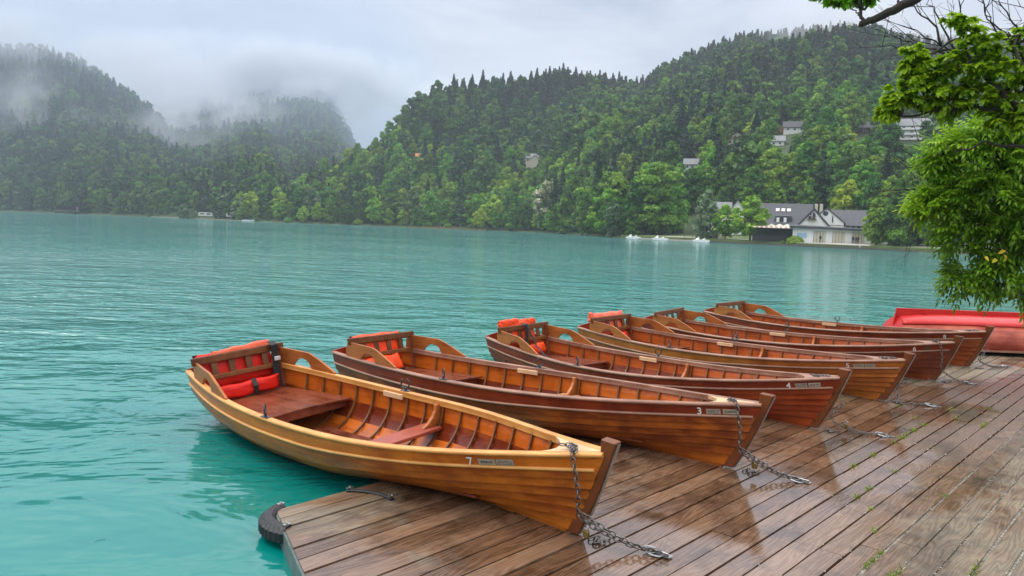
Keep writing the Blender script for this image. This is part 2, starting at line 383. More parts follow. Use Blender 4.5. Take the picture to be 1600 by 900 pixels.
def headroom(x, d):
    """tallest tree that may stand here without hiding a house behind it"""
    m = 99.0
    for (_, _, hx, hy, wd, kind, hd) in HOUSES:
        wpx = (wd * .62) / hd * FPX + 2
        if abs(x - hx) < wpx and d < hd + 7:
            if hx < 1100 and d < hd - 45: continue
            m = min(m, zat(hx, hy - (4 if hx > 1100 else 10), d) - HA.h(x, d)) if d < hd - 5 else 0
    return m
def blocked(x, d, h=14): return headroom(x, d) < h

# ------------------------------------------------------------------ single trees of the shoreline wood
nt_ = 0
def place(key, x, d, hill, sc_, label, group, sxy=1.0, sink=.4):
    P = pxdir(x) * d
    return tree(key, (P[0], P[1], hill.h(x, d) - sink), sc_, label, group, sxy)
def zone(x):
    return 'left shore end' if x < 470 else ('left part' if x < 560 else ('below the orange roof' if x < 700 else ('left of the villa' if x < 800 else ('below the villa' if x < 900 else ('right of the villa' if x < 985 else 'near the pedal boats')))))
def zone_old(x):
    return 'on the far left slope foot' if x < 500 else ('below the hidden orange roof' if x < 700 else ('below the grey roofed villa' if x < 930 else 'between the villa and the restaurant'))
rows = [(3, 7.5), (11, 8.5), (21, 9.5), (33, 11)]
for ri, (off, step) in enumerate(rows):
    x = 374.0 + ri * 3
    while x < 1095:
        D = interp(SHORE, x); P0 = pxdir(x) * D; P1 = pxdir(x + 5) * interp(SHORE, x + 5)
        dx = 5 * step / max(1e-3, float(np.hypot(*(P1 - P0))))
        gap = (655 < x < 745 and ri == 0) or (880 < x < 915 and ri == 0) or (x > 1010 and ri < 2) or (x > 1060 and ri < 3)
        if x < 430 and ri > 1: gap = True
        d = D + off + rnd.uniform(-2, 2)
        hs = rnd.uniform(.66, 1.22) * (.66 if ri == 0 else 1.0) * (.7 if x < 430 else 1)
        rr = rnd.random()
        if not gap and not blocked(x, d, 15):
            kk = 'conif' if rr < (.15 if ri > 0 else .03) else ('lime' if rr < .36 else ('blossom' if rr > .93 and 640 < x < 960 and ri else ('pale' if rr > .88 and ri < 2 else 'broad')))
            cnt = {'conif': 3, 'lime': 2, 'blossom': 1, 'pale': 2, 'broad': 4}[kk]
            key = kk + str(rnd.randrange(cnt))
            word = {'conif': 'dark narrow spruce', 'lime': 'bright yellow green tree', 'blossom': 'tree with creamy white blossom', 'pale': 'silvery pale green tree', 'broad': 'mid green broadleaf tree'}[kk]
            rown = ['at the water edge', 'in the second shore row', 'in the third shore row', 'at the back of the shore wood'][ri]
            place(key, x, d, HA, hs * (1.35 if kk in ('lime', 'pale', 'blossom') else 1.0), '%s %s, %s' % (word, rown, zone(x)), 'trees of the shoreline wood')
        x += dx * rnd.uniform(.8, 1.2)
# notable trees
place('broad1', 1022, 214, HA, 1.18, 'big round dark green tree left of the lakeside lawn', None, 1.15)
place('broad0', 962, 222, HA, 1.05, 'broad deep green tree overhanging the first white pedal boat', None, 1.1)
place('pale1', 1104, 190, HA, 1.02, 'grey green conical tree standing alone on the lakeside lawn', None, .85)
place('lime0', 1172, 181, HA, .84, 'brilliant yellow green tree beside the dark terrace fence', None, 1.15)
place('lime1', 1133, 187, HA, .66, 'small yellow green tree left of the brilliant one', None, 1.1)
place('broad2', 1369, 168, HA, .58, 'bushy green tree at the right end of the white boathouse', None, 1.1)
place('broad3', 1345, 215, HA, .8, 'dark green tree rising behind the restaurant right wing', None)
for i, x in enumerate((1405, 1428, 1450, 1466, 1486)):
    place('broad%d' % (i % 4), x, 166 + (i % 2) * 5, HA, .80 + .06 * (i % 3), 'shore tree with a bare dark trunk beside the parked cars, number %s from the left' % ['one', 'two', 'three', 'four', 'five'][i], 'trees with bare trunks by the cars', .8)
for i, x in enumerate(range(1070, 1700, 22)):
    d = interp(SHORE, x) + rnd.uniform(56, 74)
    if blocked(x, d, 13): continue
    kk = rnd.choice(['conif0', 'conif1', 'broad0', 'broad1', 'broad2', 'broad3', 'lime1'])
    place(kk, x, d, HA, rnd.uniform(.72, .95), ('dark spruce' if kk[0] == 'c' else 'leafy green tree') + (' behind the lakeside lawn' if x < 1180 else ' behind the restaurant' if x < 1360 else ' behind the low white pavilion' if x < 1440 else ' behind the parked vans'), 'trees behind the restaurant')
# far left shore, singled out
place('pale0', 287, 452, HB, .85, 'round silvery willow at the water edge by the campsite', None, 1.1)
place('pale1', 302, 448, HB, .55, 'smaller silvery willow right beside the round one', None, 1.1)
place('pale0', 352, 425, HB, 1.25, 'tall pale green tree above the campsite', None)
place('pale1', 378, 405, HB, 1.0, 'grey green tree where the near wooded shore begins', None, 1.2)
x = -60.0
while x < 380:
    D = interp(SHORE, x); d = D + 6 + rnd.uniform(0, 10)
    if not (265 < x < 345):
        kk = rnd.choice(['farbroad0', 'farbroad1', 'farbroad2', 'farbroad1', 'farconif0'])
        place(kk, x, d, HB, rnd.uniform(.65, 1.05), ('dark spruce' if 'conif' in kk else 'rounded green tree') + ' under the misty left hill, ' + ('at the frame edge' if x < 30 else 'left of the lake pavilion' if x < 92 else 'right behind the lake pavilion' if x < 125 else 'right of the lake pavilion' if x < 200 else 'left of the silvery willows' if x < 280 else 'above the campsite'), 'trees along the far left shore')
    x += rnd.uniform(7, 12)
# trees one can tell apart on the slope
for i in range(85):
    x = rnd.uniform(430, 1560); D = interp(SHORE, x); d = rnd.uniform(D + 50, D + 50 + (interp(RID_A, x) - D - 50) * .55)
    if blocked(x, d, 15): continue
    kk = rnd.choice(['farbroad0', 'farbroad1', 'farbroad2', 'farconif0', 'farconif1'])
    place(kk, x, d, HA, rnd.uniform(.95, 1.3), ('tall dark spruce' if 'conif' in kk else 'large spreading tree') + (' low' if d < D + 95 else ' midway' if d < D + 150 else ' high') + ' on the wooded hill, ' + ('far left flank' if x < 560 else 'above the orange roof' if x < 720 else 'around the grey roofed villa' if x < 900 else 'above the pedal boats' if x < 1090 else 'around the cream chalet' if x < 1200 else 'around the white slate roofed house' if x < 1300 else 'around the brown house' if x < 1380 else 'around the four storey house'), 'trees standing out of the hillside wood')
# broad shrub by the boathouse and shrubs along the bank
def shrub(x, D, sc_, label, mat, group=None, flat=.8):
    P = pxdir(x) * D; q = np.random.default_rng(int(x * 10)); n = 500
    d = q.normal(size=(n, 3)); d /= np.linalg.norm(d, axis=1, keepdims=True); d[:, 2] = abs(d[:, 2])
    r = q.normal(1, .07, n)[:, None]
    me = quads_mesh('shrub', d * r * np.array([1, 1, flat]) * sc_, d + q.normal(size=(n, 3)) * .4, sc_ * .16 * q.uniform(.6, 1.3, n), np.clip(q.normal(.5, .22, n), 0, 1), 1.0, q)
    me.materials.append(mat); o = bpy.data.objects.new('shrub', me); COL.objects.link(o); o.location = (P[0], P[1], HA.h(x, D)); tag(o, label, 'shrub', group)
shrub(1243, 174.5, 1.65, 'round clipped yellow green shrub in front of the white boathouse', L_lime)
shrub(1223, 174.5, .7, 'low dark shrub left of the round clipped one', L_broad)
for x, s_ in ((668, 2.2), (700, 1.9), (738, 2.0), (885, 2.2), (912, 1.8), (452, 2.4), (560, 2.2)):
    shrub(x, interp(SHORE, x) + 2.5, s_, 'loose green shrub on the bank of the wooded shore', L_broad, 'shrubs on the wooded bank')

# ------------------------------------------------------------------ the woods that read as one mass
def scatter(name, hill, xr, drange, spacing, mix, h, smin, smax, label, chk=False):
    pts = []; kinds = []; S_ = []
    xs = np.arange(xr[0], xr[1], 1.0)
    P = []
    # jittered polar grid of even ground density
    d = None
    dmin = min(interp(SHORE, x) for x in range(int(xr[0]), int(xr[1]), 20)) ; dmax = max(interp(hill.rid, x) for x in range(int(xr[0]), int(xr[1]), 20)) * 1.12
    d = dmin
    while d < dmax:
        dx = spacing / d * FPX * 1.05
        x = xr[0] + rnd.uniform(0, dx)
        while x < xr[1]:
            xx = x + rnd.uniform(-.4, .4) * dx; dd = d + rnd.uniform(-.4, .4) * spacing
            D = interp(SHORE, xx) + hill.gap; Rr = interp(hill.rid, xx)
            if D + drange[0] < dd < Rr * drange[1] and not (chk and headroom(xx, dd) < 5):
                z = hill.h(xx, dd)
                u = (z - 2) / 110
                if z > ZW + .3:
                    Q = pxdir(xx) * dd; pc = mix(u, Q)
                    kinds.append(3 + rnd.randrange(2) if rnd.random() < pc else ((5 + rnd.randrange(3)) if chk and rnd.random() < 1.25 - 2.4 * u + .5 * nzf(Q, .03) else rnd.randrange(3))); P.append((Q[0], Q[1], z - .6)); S_.append(min(1.0, headroom(xx, dd) / (17.0 * smax)) if chk else 1.0)
            x += dx
        d += spacing
    n = len(P); me = bpy.data.meshes.new(name); me.vertices.add(n); me.vertices.foreach_set('co', np.array(P, np.float32).ravel())
    a = me.attributes.new('k', 'INT', 'POINT'); a.data.foreach_set('value', np.array(kinds, np.int32))
    a = me.attributes.new('s', 'FLOAT', 'POINT'); a.data.foreach_set('value', (rng.uniform(smin, smax, n) * np.array(S_)).astype(np.float32))
    a = me.attributes.new('r', 'FLOAT', 'POINT'); a.data.foreach_set('value', rng.uniform(0, 6.28, n).astype(np.float32))
    o = bpy.data.objects.new(name, me); COL.objects.link(o)
    g = bpy.data.node_groups.new(name, 'GeometryNodeTree')
    g.interface.new_socket('Geometry', in_out='INPUT', socket_type='NodeSocketGeometry'); g.interface.new_socket('Geometry', in_out='OUTPUT', socket_type='NodeSocketGeometry')
    gi = g.nodes.new('NodeGroupInput'); go = g.nodes.new('NodeGroupOutput'); jn = g.nodes.new('GeometryNodeJoinGeometry')
    def attr(nm, ty):
        a = g.nodes.new('GeometryNodeInputNamedAttribute'); a.data_type = ty; a.inputs[0].default_value = nm; return a
    ak, as_, ar = attr('k', 'INT'), attr('s', 'FLOAT'), attr('r', 'FLOAT')
    cx = g.nodes.new('ShaderNodeCombineXYZ'); g.links.new(ar.outputs[0], cx.inputs[2])
    for i, key in enumerate(['farbroad0', 'farbroad1', 'farbroad2', 'farconif0', 'farconif1', 'broad0', 'broad2', 'lime1']):
        ip = g.nodes.new('GeometryNodeInstanceOnPoints'); oi = g.nodes.new('GeometryNodeObjectInfo'); oi.inputs[0].default_value = REF[key]; oi.inputs['As Instance'].default_value = True
        cmp_ = g.nodes.new('FunctionNodeCompare'); cmp_.data_type = 'INT'; cmp_.operation = 'EQUAL'; cmp_.inputs['B'].default_value = i
        ii = [s_ for s_ in cmp_.inputs if s_.type == 'INT']; ii[1].default_value = i; g.links.new(ak.outputs[0], ii[0])
        g.links.new(gi.outputs[0], ip.inputs['Points']); g.links.new(cmp_.outputs[0], ip.inputs['Selection']); g.links.new(oi.outputs['Geometry'], ip.inputs['Instance'])
        g.links.new(cx.outputs[0], ip.inputs['Rotation']); g.links.new(as_.outputs[0], ip.inputs['Scale']); g.links.new(ip.outputs[0], jn.inputs[0])
    g.links.new(jn.outputs[0], go.inputs[0])
    md = o.modifiers.new('wood', 'NODES'); md.node_group = g
    tag(o, label, 'woodland', kind='stuff'); print(name, n)
    return o
def nzf(Q, k): return math.sin(Q[0] * k + 1.3) * math.sin(Q[1] * k * 1.2 + .7) + .5 * math.sin(Q[0] * k * 2.7 + Q[1] * k * 1.9)
scatter('hillside_wood', HA, (300, 2200), (44, 1.06), 5.5, lambda u, Q: min(.8, max(.03, .02 + .68 * u + .28 * nzf(Q, .021))), 14, .48, 1.02, 'mixed spruce and broadleaf wood covering the right hill', chk=True)
scatter('misty_wood', HB, (-700, 560), (14, 1.05), 7.4, lambda u, Q: min(.85, max(.1, .22 + .6 * u + .25 * nzf(Q, .017))), 14, .65, 1.15, 'misty dark wood covering the left hill')
scatter('ridge_wood', HCn, (150, 640), (70, 1.04), 8.5, lambda u, Q: .5 + .2 * nzf(Q, .01), 14, .8, 1.3, 'bluish wood on the cloudy ridge far behind')
# ------------------------------------------------------------------ buildings and small things of the far shore
M_white = plain('white_render', (.86, .85, .82), .8, var=.05, scale=.6)
M_cream = plain('cream_render', (.62, .58, .44), .8, var=.06, scale=.6)
M_slate = plain('slate_roof', (.05, .053, .06), .55, var=.25, scale=1.5)
M_grey_roof = plain('grey_roof', (.20, .21, .22), .6, var=.15, scale=1.0)
M_orange = plain('orange_tiles', (.50, .17, .08), .7, var=.2, scale=1.5)
M_brown = plain('brown_boards', (.10, .055, .035), .7, var=.25, scale=2)
M_darkwood = plain('dark_stained_wood', (.02, .018, .018), .6, var=.3, scale=2)
M_glass = plain('window_glass', (.03, .035, .04), .12, var=.2)
M_earth = plain('red_earth', (.30, .12, .06), .9, var=.2, scale=.3)
M_paving = plain('pale_paving', (.42, .39, .35), .85, var=.12, scale=.4)
M_lawn = ground_mat('lawn', (.06, .10, .02), (.12, .17, .04), .3)
M_cloth = plain('cream_canvas', (.70, .62, .50), .8, var=.08, scale=1)
M_redpaint = plain('red_paint', (.50, .03, .03), .5)
M_dark = plain('dark_clothes', (.015, .016, .02), .8, var=.3)
M_skin = plain('skin', (.45, .27, .19), .6)

def frame(name, x, D, label, cat, z=None, group=None, dz=0):
    P = pxdir(x) * D; az = math.atan2(P[0], P[1])
    return empty(name, (P[0], P[1], (HA.h(x, D) if z is None else z) + dz), -az, label, cat, group)
def gable_roof(mb, x0, x1, y0, y1, z, rh, along='x', over=.4, th=.25):
    if along == 'x':
        ym = (y0 + y1) / 2; sl_ = rh / (ym - y0)
        pr = [(y0 - over, z - over * sl_), (ym, z + rh), (y1 + over, z - over * sl_), (y1 + over, z - over * sl_ + th), (ym, z + rh + th), (y0 - over, z - over * sl_ + th)]
        for i, j in ((0, 1), (1, 2)):
            a, b = pr[i], pr[j]
            mb.hexa([(x0 - over, a[0], a[1]), (x1 + over, a[0], a[1]), (x1 + over, b[0], b[1]), (x0 - over, b[0], b[1]),
                     (x0 - over, a[0], a[1] + th), (x1 + over, a[0], a[1] + th), (x1 + over, b[0], b[1] + th), (x0 - over, b[0], b[1] + th)])
    else:
        xm = (x0 + x1) / 2; sl_ = rh / (xm - x0)
        for a, b in (((x0 - over, z - over * sl_), (xm, z + rh)), ((xm, z + rh), (x1 + over, z - over * sl_))):
            mb.hexa([(a[0], y0 - over, a[1]), (b[0], y0 - over, b[1]), (b[0], y1 + over, b[1]), (a[0], y1 + over, a[1]),
                     (a[0], y0 - over, a[1] + th), (b[0], y0 - over, b[1] + th), (b[0], y1 + over, b[1] + th), (a[0], y1 + over, a[1] + th)])
def walls(mb, x0, x1, y0, y1, z0, z, rh=0, along='x'):
    if along == 'x':
        ym = (y0 + y1) / 2
        sec_ = lambda X: [(X, y0, z0), (X, y1, z0), (X, y1, z), (X, ym, z + rh), (X, y0, z)]
        mb.loft([sec_(x0), sec_(x1)])
    else:
        xm = (x0 + x1) / 2
        sec_ = lambda Y: [(x0, Y, z0), (x1, Y, z0), (x1, Y, z), (xm, Y, z + rh), (x0, Y, z)]
        mb.loft([sec_(y0), sec_(y1)])
def window(root, x, z, w_, h_, y, fm, label=None):
    m = MB(); m.box((x - w_ / 2, y - .06, z), (x + w_ / 2, y + .02, z + .12)); m.box((x - w_ / 2, y - .06, z + h_ - .12), (x + w_ / 2, y + .02, z + h_))
    m.box((x - w_ / 2, y - .06, z + .12), (x - w_ / 2 + .12, y + .02, z + h_ - .12)); m.box((x + w_ / 2 - .12, y - .06, z + .12), (x + w_ / 2, y + .02, z + h_ - .12))
    f = m.build('window', fm, root); g = MB(); g.box((x - w_ / 2 + .1, y - .03, z + .1), (x + w_ / 2 - .1, y + .01, z + h_ - .1)); g.build('pane', M_glass, f)
def simple_house(rec):
    name, label, x, yb, wd, kind, D = rec
    r = frame(name, x, D, label, name.replace('_', ' '))
    wm = {'gable_front': M_cream, 'low': M_grey_roof, 'white': M_white, 'brown': M_brown, 'flats': M_white, 'villa': M_cream, 'orange': M_cream}[kind]
    rm = {'gable_front': M_brown, 'low': M_grey_roof, 'white': M_slate, 'brown': M_slate, 'flats': M_grey_roof, 'villa': M_grey_roof, 'orange': M_orange}[kind]
    hh = {'gable_front': 3.0, 'low': 3.2, 'white': 4.0, 'brown': 3.6, 'flats': 8.2, 'villa': 6.0, 'orange': 4}[kind]
    rh = {'gable_front': 4.2, 'low': 3.0, 'white': 3.4, 'brown': 3.2, 'flats': 3.6, 'villa': 3.0, 'orange': 2.6}[kind]
    al = 'y' if kind == 'gable_front' else 'x'; h2 = wd / 2; dp = 8
    zt = hh
    sc__ = .64 if kind != 'villa' else .8; r.scale = (sc__,) * 3; wd = wd / sc__; h2 = wd / 2
    a = MB(); walls(a, -h2, h2, 0, dp, -4, zt, rh, al); a.build('wall', M_white if kind == 'low' else wm, r)
    b = MB(); gable_roof(b, -h2, h2, 0, dp, zt + .03, rh, al, .7); rf = b.build('roof', rm, r)
    if kind == 'flats':
        for k in range(3):
            c = MB(); c.box((-h2 - .2, -1.3, .4 + k * 2.6), (h2 + .2, -.05, .6 + k * 2.6)); c.box((-h2 - .2, -1.35, .6 + k * 2.6), (h2 + .2, -1.25, 1.5 + k * 2.6)); c.build('balcony', M_white, r)
            for q in range(5): window(r, -h2 + 1.9 + q * (wd - 3.8) / 4, .8 + k * 2.6, 1.3, 1.5, -.02, M_brown)
    elif kind == 'gable_front':
        c = MB(); c.box((-2.6, -1.2, 3.4), (2.6, -.05, 3.55)); c.box((-2.6, -1.25, 3.55), (2.6, -1.15, 4.5)); c.build('balcony', M_brown, r)
        for q in (-4, -1.4, 1.4, 4): window(r, q, .9, 1.3, 1.5, -.02, M_brown)
        for q in (-1, 1): window(r, q, 3.7, 1.2, 1.7, -.02, M_brown)
    else:
        for q in range(3):
            window(r, -h2 * .6 + q * h2 * .6, hh - 2.2, 1.3, 1.4, -.02, M_white)
        c = MB(); c.box((h2 * .3, dp * .5 + .6, zt + rh * .5), (h2 * .3 + .9, dp * .5 + 1.5, zt + rh + 1.1)); c.build('chimney', M_brown, rf)
    if kind == 'villa':
        c = MB(); walls(c, -h2 * .2, h2 * .7, -2.2, -.05, -4, zt - .4, 2.0, 'y'); c.build('bay', M_cream, r)
        c = MB(); gable_roof(c, -h2 * .2, h2 * .7, -2.2, -.05, zt - .36, 2.0, 'y', .6); c.build('bay_roof', M_grey_roof, r)
for rec in HOUSES: simple_house(rec)
# red earth bank between two hillside houses
d_ = slope_d(1192, 212)
mb = MB()
for q in range(5):
    mb.hexa([(-16 + q * 6, 0, -1), (-10.2 + q * 6, 0, -1), (-10.2 + q * 6, 3, -1), (-16 + q * 6, 3, -1), (-16 + q * 6, .8, 1.2 + .4 * (q % 2)), (-10.2 + q * 6, .8, 1.5), (-10.2 + q * 6, 3, 1.6), (-16 + q * 6, 3, 1.4)])
eb = mb.build('earth_bank', M_earth); P = pxdir(1192) * d_; eb.location = (P[0], P[1], HA.h(1192, d_) + 2.0); eb.rotation_euler.z = -math.atan2(P[0], P[1]); tag(eb, kind='structure')

# --- restaurant
def mpx(x0, x, D): return (x - x0) / FPX * D * 1.0
D0 = 190; X0 = 1262
rest = frame('lakeside_restaurant', X0, D0, 'long white restaurant with dark roofs and a central gable on the right shore', 'building')
zb_ = rest.location.z
def zz(y, D=D0, x=X0): return zat(x, y, D) - zb_
def slopefix(x): return 0
a = MB(); walls(a, mpx(X0, 1196, D0), mpx(X0, 1262, D0), 0, 11, -1, 3.6, 4.6, 'x'); a.build('left_wing_wall', M_white, rest)
b = MB(); gable_roof(b, mpx(X0, 1196, D0), mpx(X0, 1262, D0), 0, 11, 3.65, 4.7, 'x', .8); rf = b.build('left_wing_roof', M_slate, rest)
for q in range(3):
    c = MB(); X = mpx(X0, 1215 + q * 8, D0); c.hexa([(X, 3.2, 6.55), (X + .8, 3.2, 6.55), (X + .8, 3.9, 7.15), (X, 3.9, 7.15), (X, 3.1, 6.75), (X + .8, 3.1, 6.75), (X + .8, 3.8, 7.35), (X, 3.8, 7.35)]); c.build('skylight', M_white, rf)
dm = MB(); dm.hexa([(mpx(X0, 1213, D0), .3, 3.7), (mpx(X0, 1240, D0), .3, 3.7), (mpx(X0, 1240, D0), 3, 3.7), (mpx(X0, 1213, D0), 3, 3.7), (mpx(X0, 1216, D0), .3, 5.5), (mpx(X0, 1238, D0), .3, 5.5), (mpx(X0, 1238, D0), 3, 5.9), (mpx(X0, 1216, D0), 3, 5.9)])
dmo = dm.build('dormer', M_slate, rest)
for q in range(4):
    c = MB(); X = mpx(X0, 1217.5 + q * 5, D0); c.box((X, .18, 4.0), (X + .62, .29, 5.1)); c.build('pane', M_glass if q % 2 else M_white, dmo)
ch = MB()
for q in (1269, 1276): ch.box((mpx(X0, q, D0), 6, 6), (mpx(X0, q, D0) + .7, 6.8, 8.7))
ch.build('chimney', M_cream, rest)
# two staggered gables facing the lake
def gable(px0, px1, ya, ye, y0, y1, th, ov, nm):
    a0, a1 = mpx(X0, px0, D0), mpx(X0, px1, D0); ze, za = zz(ye), zz(ya)
    a = MB(); walls(a, a0, a1, y0, y1, -1, ze, za - ze, 'y'); a.build(nm + '_wall', M_white, rest)
    b = MB(); gable_roof(b, a0, a1, y0 + .1, y1, ze + .04, za - ze, 'y', ov, th); b.build(nm + '_roof', M_slate, rest)
gable(1262, 1309, 326, 347, -.9, 8, .3, .35, 'rear_gable')
gable(1248, 1289, 329, 354, -1.7, 7, .55, .35, 'front_gable')
X = mpx(X0, 1266, D0); zw = zz(342)
c = MB(); c.prism([(X - .75, zw), (X + .75, zw)] + [(X + .75 * math.cos(q), zw + .8 + .7 * math.sin(q)) for q in [k * math.pi / 8 for k in range(9)]], lambda u_, v_: (u_, -1.78, v_), lambda u_, v_: (u_, -1.72, v_)); c.build('arched_window', M_glass, rest)
c = MB(); c.box((X - .06, -1.83, zw), (X + .06, -1.79, zw + 1.4)); c.box((X - .75, -1.83, zw + .7), (X - .07, -1.79, zw + .8)); c.build('mullion', M_white, rest)
c = MB(); c.box((X - 1.0, -2.5, zw - .15), (X + 1.0, -1.72, zw)); c.box((X - 1.0, -2.5, zw + .5), (X + 1.0, -2.44, zw + .56))
for q in range(9): c.box((X - .98 + q * .24, -2.49, zw), (X - .95 + q * .24, -2.45, zw + .5))
c.build('balcony', M_brown, rest)
X = mpx(X0, 1284, D0); zw = zz(333)
c = MB(); c.prism([(X + .55 * math.cos(q), zw + .55 * math.sin(q)) for q in [k * math.pi / 6 for k in range(12)]], lambda u_, v_: (u_, -.98, v_), lambda u_, v_: (u_, -.91, v_)); c.build('round_window', M_glass, rest)
X = mpx(X0, 1293.5, D0)
c = MB(); c.prism([(X - .15, zz(335)), (X + .12, zz(339)), (X + .22, zz(345)), (X + .05, zz(348)), (X - .1, zz(344))], lambda u_, v_: (u_, -.98, v_), lambda u_, v_: (u_, -.92, v_)); c.build('wall_ornament', M_glass, rest)
# right wing
rx0, rx1 = mpx(X0, 1309.5, D0), mpx(X0, 1347, D0)
a = MB(); walls(a, rx0, rx1, 0, 10, -1, 4.0, 3.0, 'x'); a.build('right_wing_wall', M_white, rest)
b = MB(); gable_roof(b, rx0 - 3, rx1, 0, 10, 4.05, 3.1, 'x', .9); b.build('right_wing_roof', M_slate, rest)
for q in range(5): window(rest, rx0 + .8 + q * 1.15, 2.3, .95, 1.4, -.02, M_white)
# --- boathouse in front
Db = 175; xb = 1298
bh = frame('boathouse', xb, Db, 'long low white boathouse with tall folding doors at the water edge', 'boathouse', z=.72)
bx0, bx1 = mpx(xb, 1246, Db), mpx(xb, 1351, Db)
a = MB(); a.box((bx0, 0, -.6), (bx1, 6, 3.1)); a.build('wall', M_white, bh)
a = MB(); a.hexa([(bx0 - .7, -1, 3.12), (bx1 + .4, -1, 2.7), (bx1 + .4, 7, 2.9), (bx0 - .7, 7, 3.5), (bx0 - .7, -1, 3.5), (bx1 + .4, -1, 3.2), (bx1 + .4, 7, 3.4), (bx0 - .7, 7, 3.9)]); a.build('roof', M_slate, bh)
for q in range(3):
    X = bx0 + 4.2 + q * 3.7
    f = MB(); f.box((X, -.08, 0), (X + 2.4, -.01, 2.5)); dd_ = f.build('folding_door', M_cream, bh)
    for k in range(4):
        g = MB(); g.box((X + .02 + k * .6, -.13, .02), (X + .08 + k * .6, -.085, 2.48)); g.build('door_batten', M_brown, dd_)
f = MB(); f.box((bx0 + .9, -.1, 1.0), (bx0 + 2.9, -.01, 2.0)); f.build('notice_board', plain('pale_blue_board', (.35, .55, .70), .5), bh)
# --- dark terrace with slatted fence and striped canopy
Dt = 176; xt = 1216
tr_ = frame('terrace_pergola', xt, Dt, 'dark slatted terrace fence with striped canopy in front of the restaurant', 'pergola', z=.7)
tx0, tx1 = mpx(xt, 1180, Dt), mpx(xt, 1249, Dt)
f = MB(); k = tx0
while k < tx1: f.box((k, 0, 0), (k + .2, .06, 1.2)); k += .3
f.build('slat_fence', M_darkwood, tr_)
k = tx0
while k <= tx1 + .1:
    g = MB(); g.box((k - .07, .1, 0), (k + .07, .24, 2.9)); g.build('post', M_darkwood, tr_); k += (tx1 - tx0) / 6
g = MB(); k = tx0; i = 0
while k < tx1:
    g.hexa([(k, -.3, 2.9), (k + .5, -.3, 2.9), (k + .5, 4, 3.3), (k, 4, 3.3), (k, -.3, 3.0), (k + .5, -.3, 3.0), (k + .5, 4, 3.4), (k, 4, 3.4)], i % 2); k += .5; i += 1
g.build('striped_canopy', [M_cloth, plain('tan_canvas', (.42, .26, .18), .8)], tr_)
g = MB(); g.box((tx0, 3.8, 0), (tx1, 4, 2.85)); g.build('back_wall', M_darkwood, tr_)
# --- parasols over the terrace
for i, q in enumerate((1204, 1217, 1229)):
    p = frame('parasol', q, 182, 'cream parasol on the restaurant terrace, %s of three from the left' % ['first', 'second', 'third'][i], 'parasol', z=.7, group='parasols on the terrace')
    g = MB(); g.tube([(0, 0, 0), (0, 0, 3.6)], .04, 6); g.build('pole', M_darkwood, p)
    g = MB(); g.loft([[(1.6 * math.cos(a), 1.6 * math.sin(a), 3.1) for a in [j * math.pi / 4 for j in range(8)]], [(.05 * math.cos(a), .05 * math.sin(a), 3.9) for a in [j * math.pi / 4 for j in range(8)]]]); g.build('canopy', M_cloth, p)
# --- small gabled house behind the lime tree
p = frame('tower_house', 1147, 212, 'white house with steep dark gables behind the brilliant yellow green tree', 'house')
a = MB(); walls(a, -1.2, 2.2, 0, 6, -2, 7.0, 2.6, 'y'); a.build('wall', M_white, p); a = MB(); gable_roof(a, -1.2, 2.2, 0, 6, 7.05, 2.6, 'y', .5); a.build('roof', M_slate, p)
a = MB(); walls(a, -6, -1.25, .6, 6, -2, 6.0, 2.8, 'x'); a.build('side_wall', M_cream, p); a = MB(); gable_roof(a, -6, -1.3, .6, 6, 6.05, 2.8, 'x', .4); a.build('side_roof', M_grey_roof, p)
window(p, .5, 4.6, .9, 1.2, -.02, M_brown)
# --- kiosk, red door
p = frame('kiosk', 1112, 197, 'small white kiosk with a red side panel on the lawn', 'kiosk', z=.9)
a = MB(); a.box((-1.6, 0, 0), (.6, 2, 2.2)); a.build('wall', M_white, p); a = MB(); a.box((.62, 0, 0), (1.1, 2, 2.2)); a.build('side_panel', M_redpaint, p)
# --- lawn, quay
def strip(name, pts, w0, w1, z, mat, zr=0.0):
    mb = MB(); vs = []
    for x, dd in pts:
        for o_ in (w0, w1):
            Q = pxdir(x) * (interp(SHORE, x) + o_ + dd); vs.append((Q[0], Q[1], z + zr * (o_ - w0)))
    n = len(pts); fs = [(2 * i, 2 * i + 2, 2 * i + 3, 2 * i + 1) for i in range(n - 1)]
    vs2 = vs + [(v[0], v[1], z - 1.2) for v in vs]; m_ = 2 * n
    fs2 = fs + [(2 * i, 2 * i + m_, 2 * i + 2 + m_, 2 * i + 2) for i in range(n - 1)]
    mb.add(vs2, fs2); o = mb.build(name, mat); tag(o, kind='structure')
strip('lawn', [(x, 0) for x in range(970, 1530, 20)], .9, 34, .60, M_lawn, .030)
strip('quay_wall', [(x, 0) for x in range(1000, 1700, 20)], .0, .9, .25, plain('dark_quay_stone', (.10, .095, .08), .9))
strip('quay_path', [(x, 0) for x in range(1040, 1500, 20)], 6, 9.5, .80, M_paving, .03)
strip('quay_apron', [(x, 0) for x in range(1240, 1365, 15)], .95, 5.5, .66, M_paving, .03)
strip('jetty', [(x, 0) for x in range(985, 1110, 15)], -1.6, 1.0, .18, M_paving)
strip('campsite_beach', [(x, 0) for x in range(236, 392, 12)], -1.5, 7, .22, plain('pale_gravel_beach', (.30, .26, .18), .9, var=.2))
strip('shore_meadow', [(x, 0) for x in range(176, 392, 12)], 7.2, 20, 1.2, ground_mat('meadow', (.05, .09, .02), (.10, .15, .035), .2))
strip('bank_edge', [(x, 0) for x in range(640, 770, 10)], -.3, 2.5, .5, plain('ochre_bank', (.20, .14, .05), .9, var=.3, scale=.6))
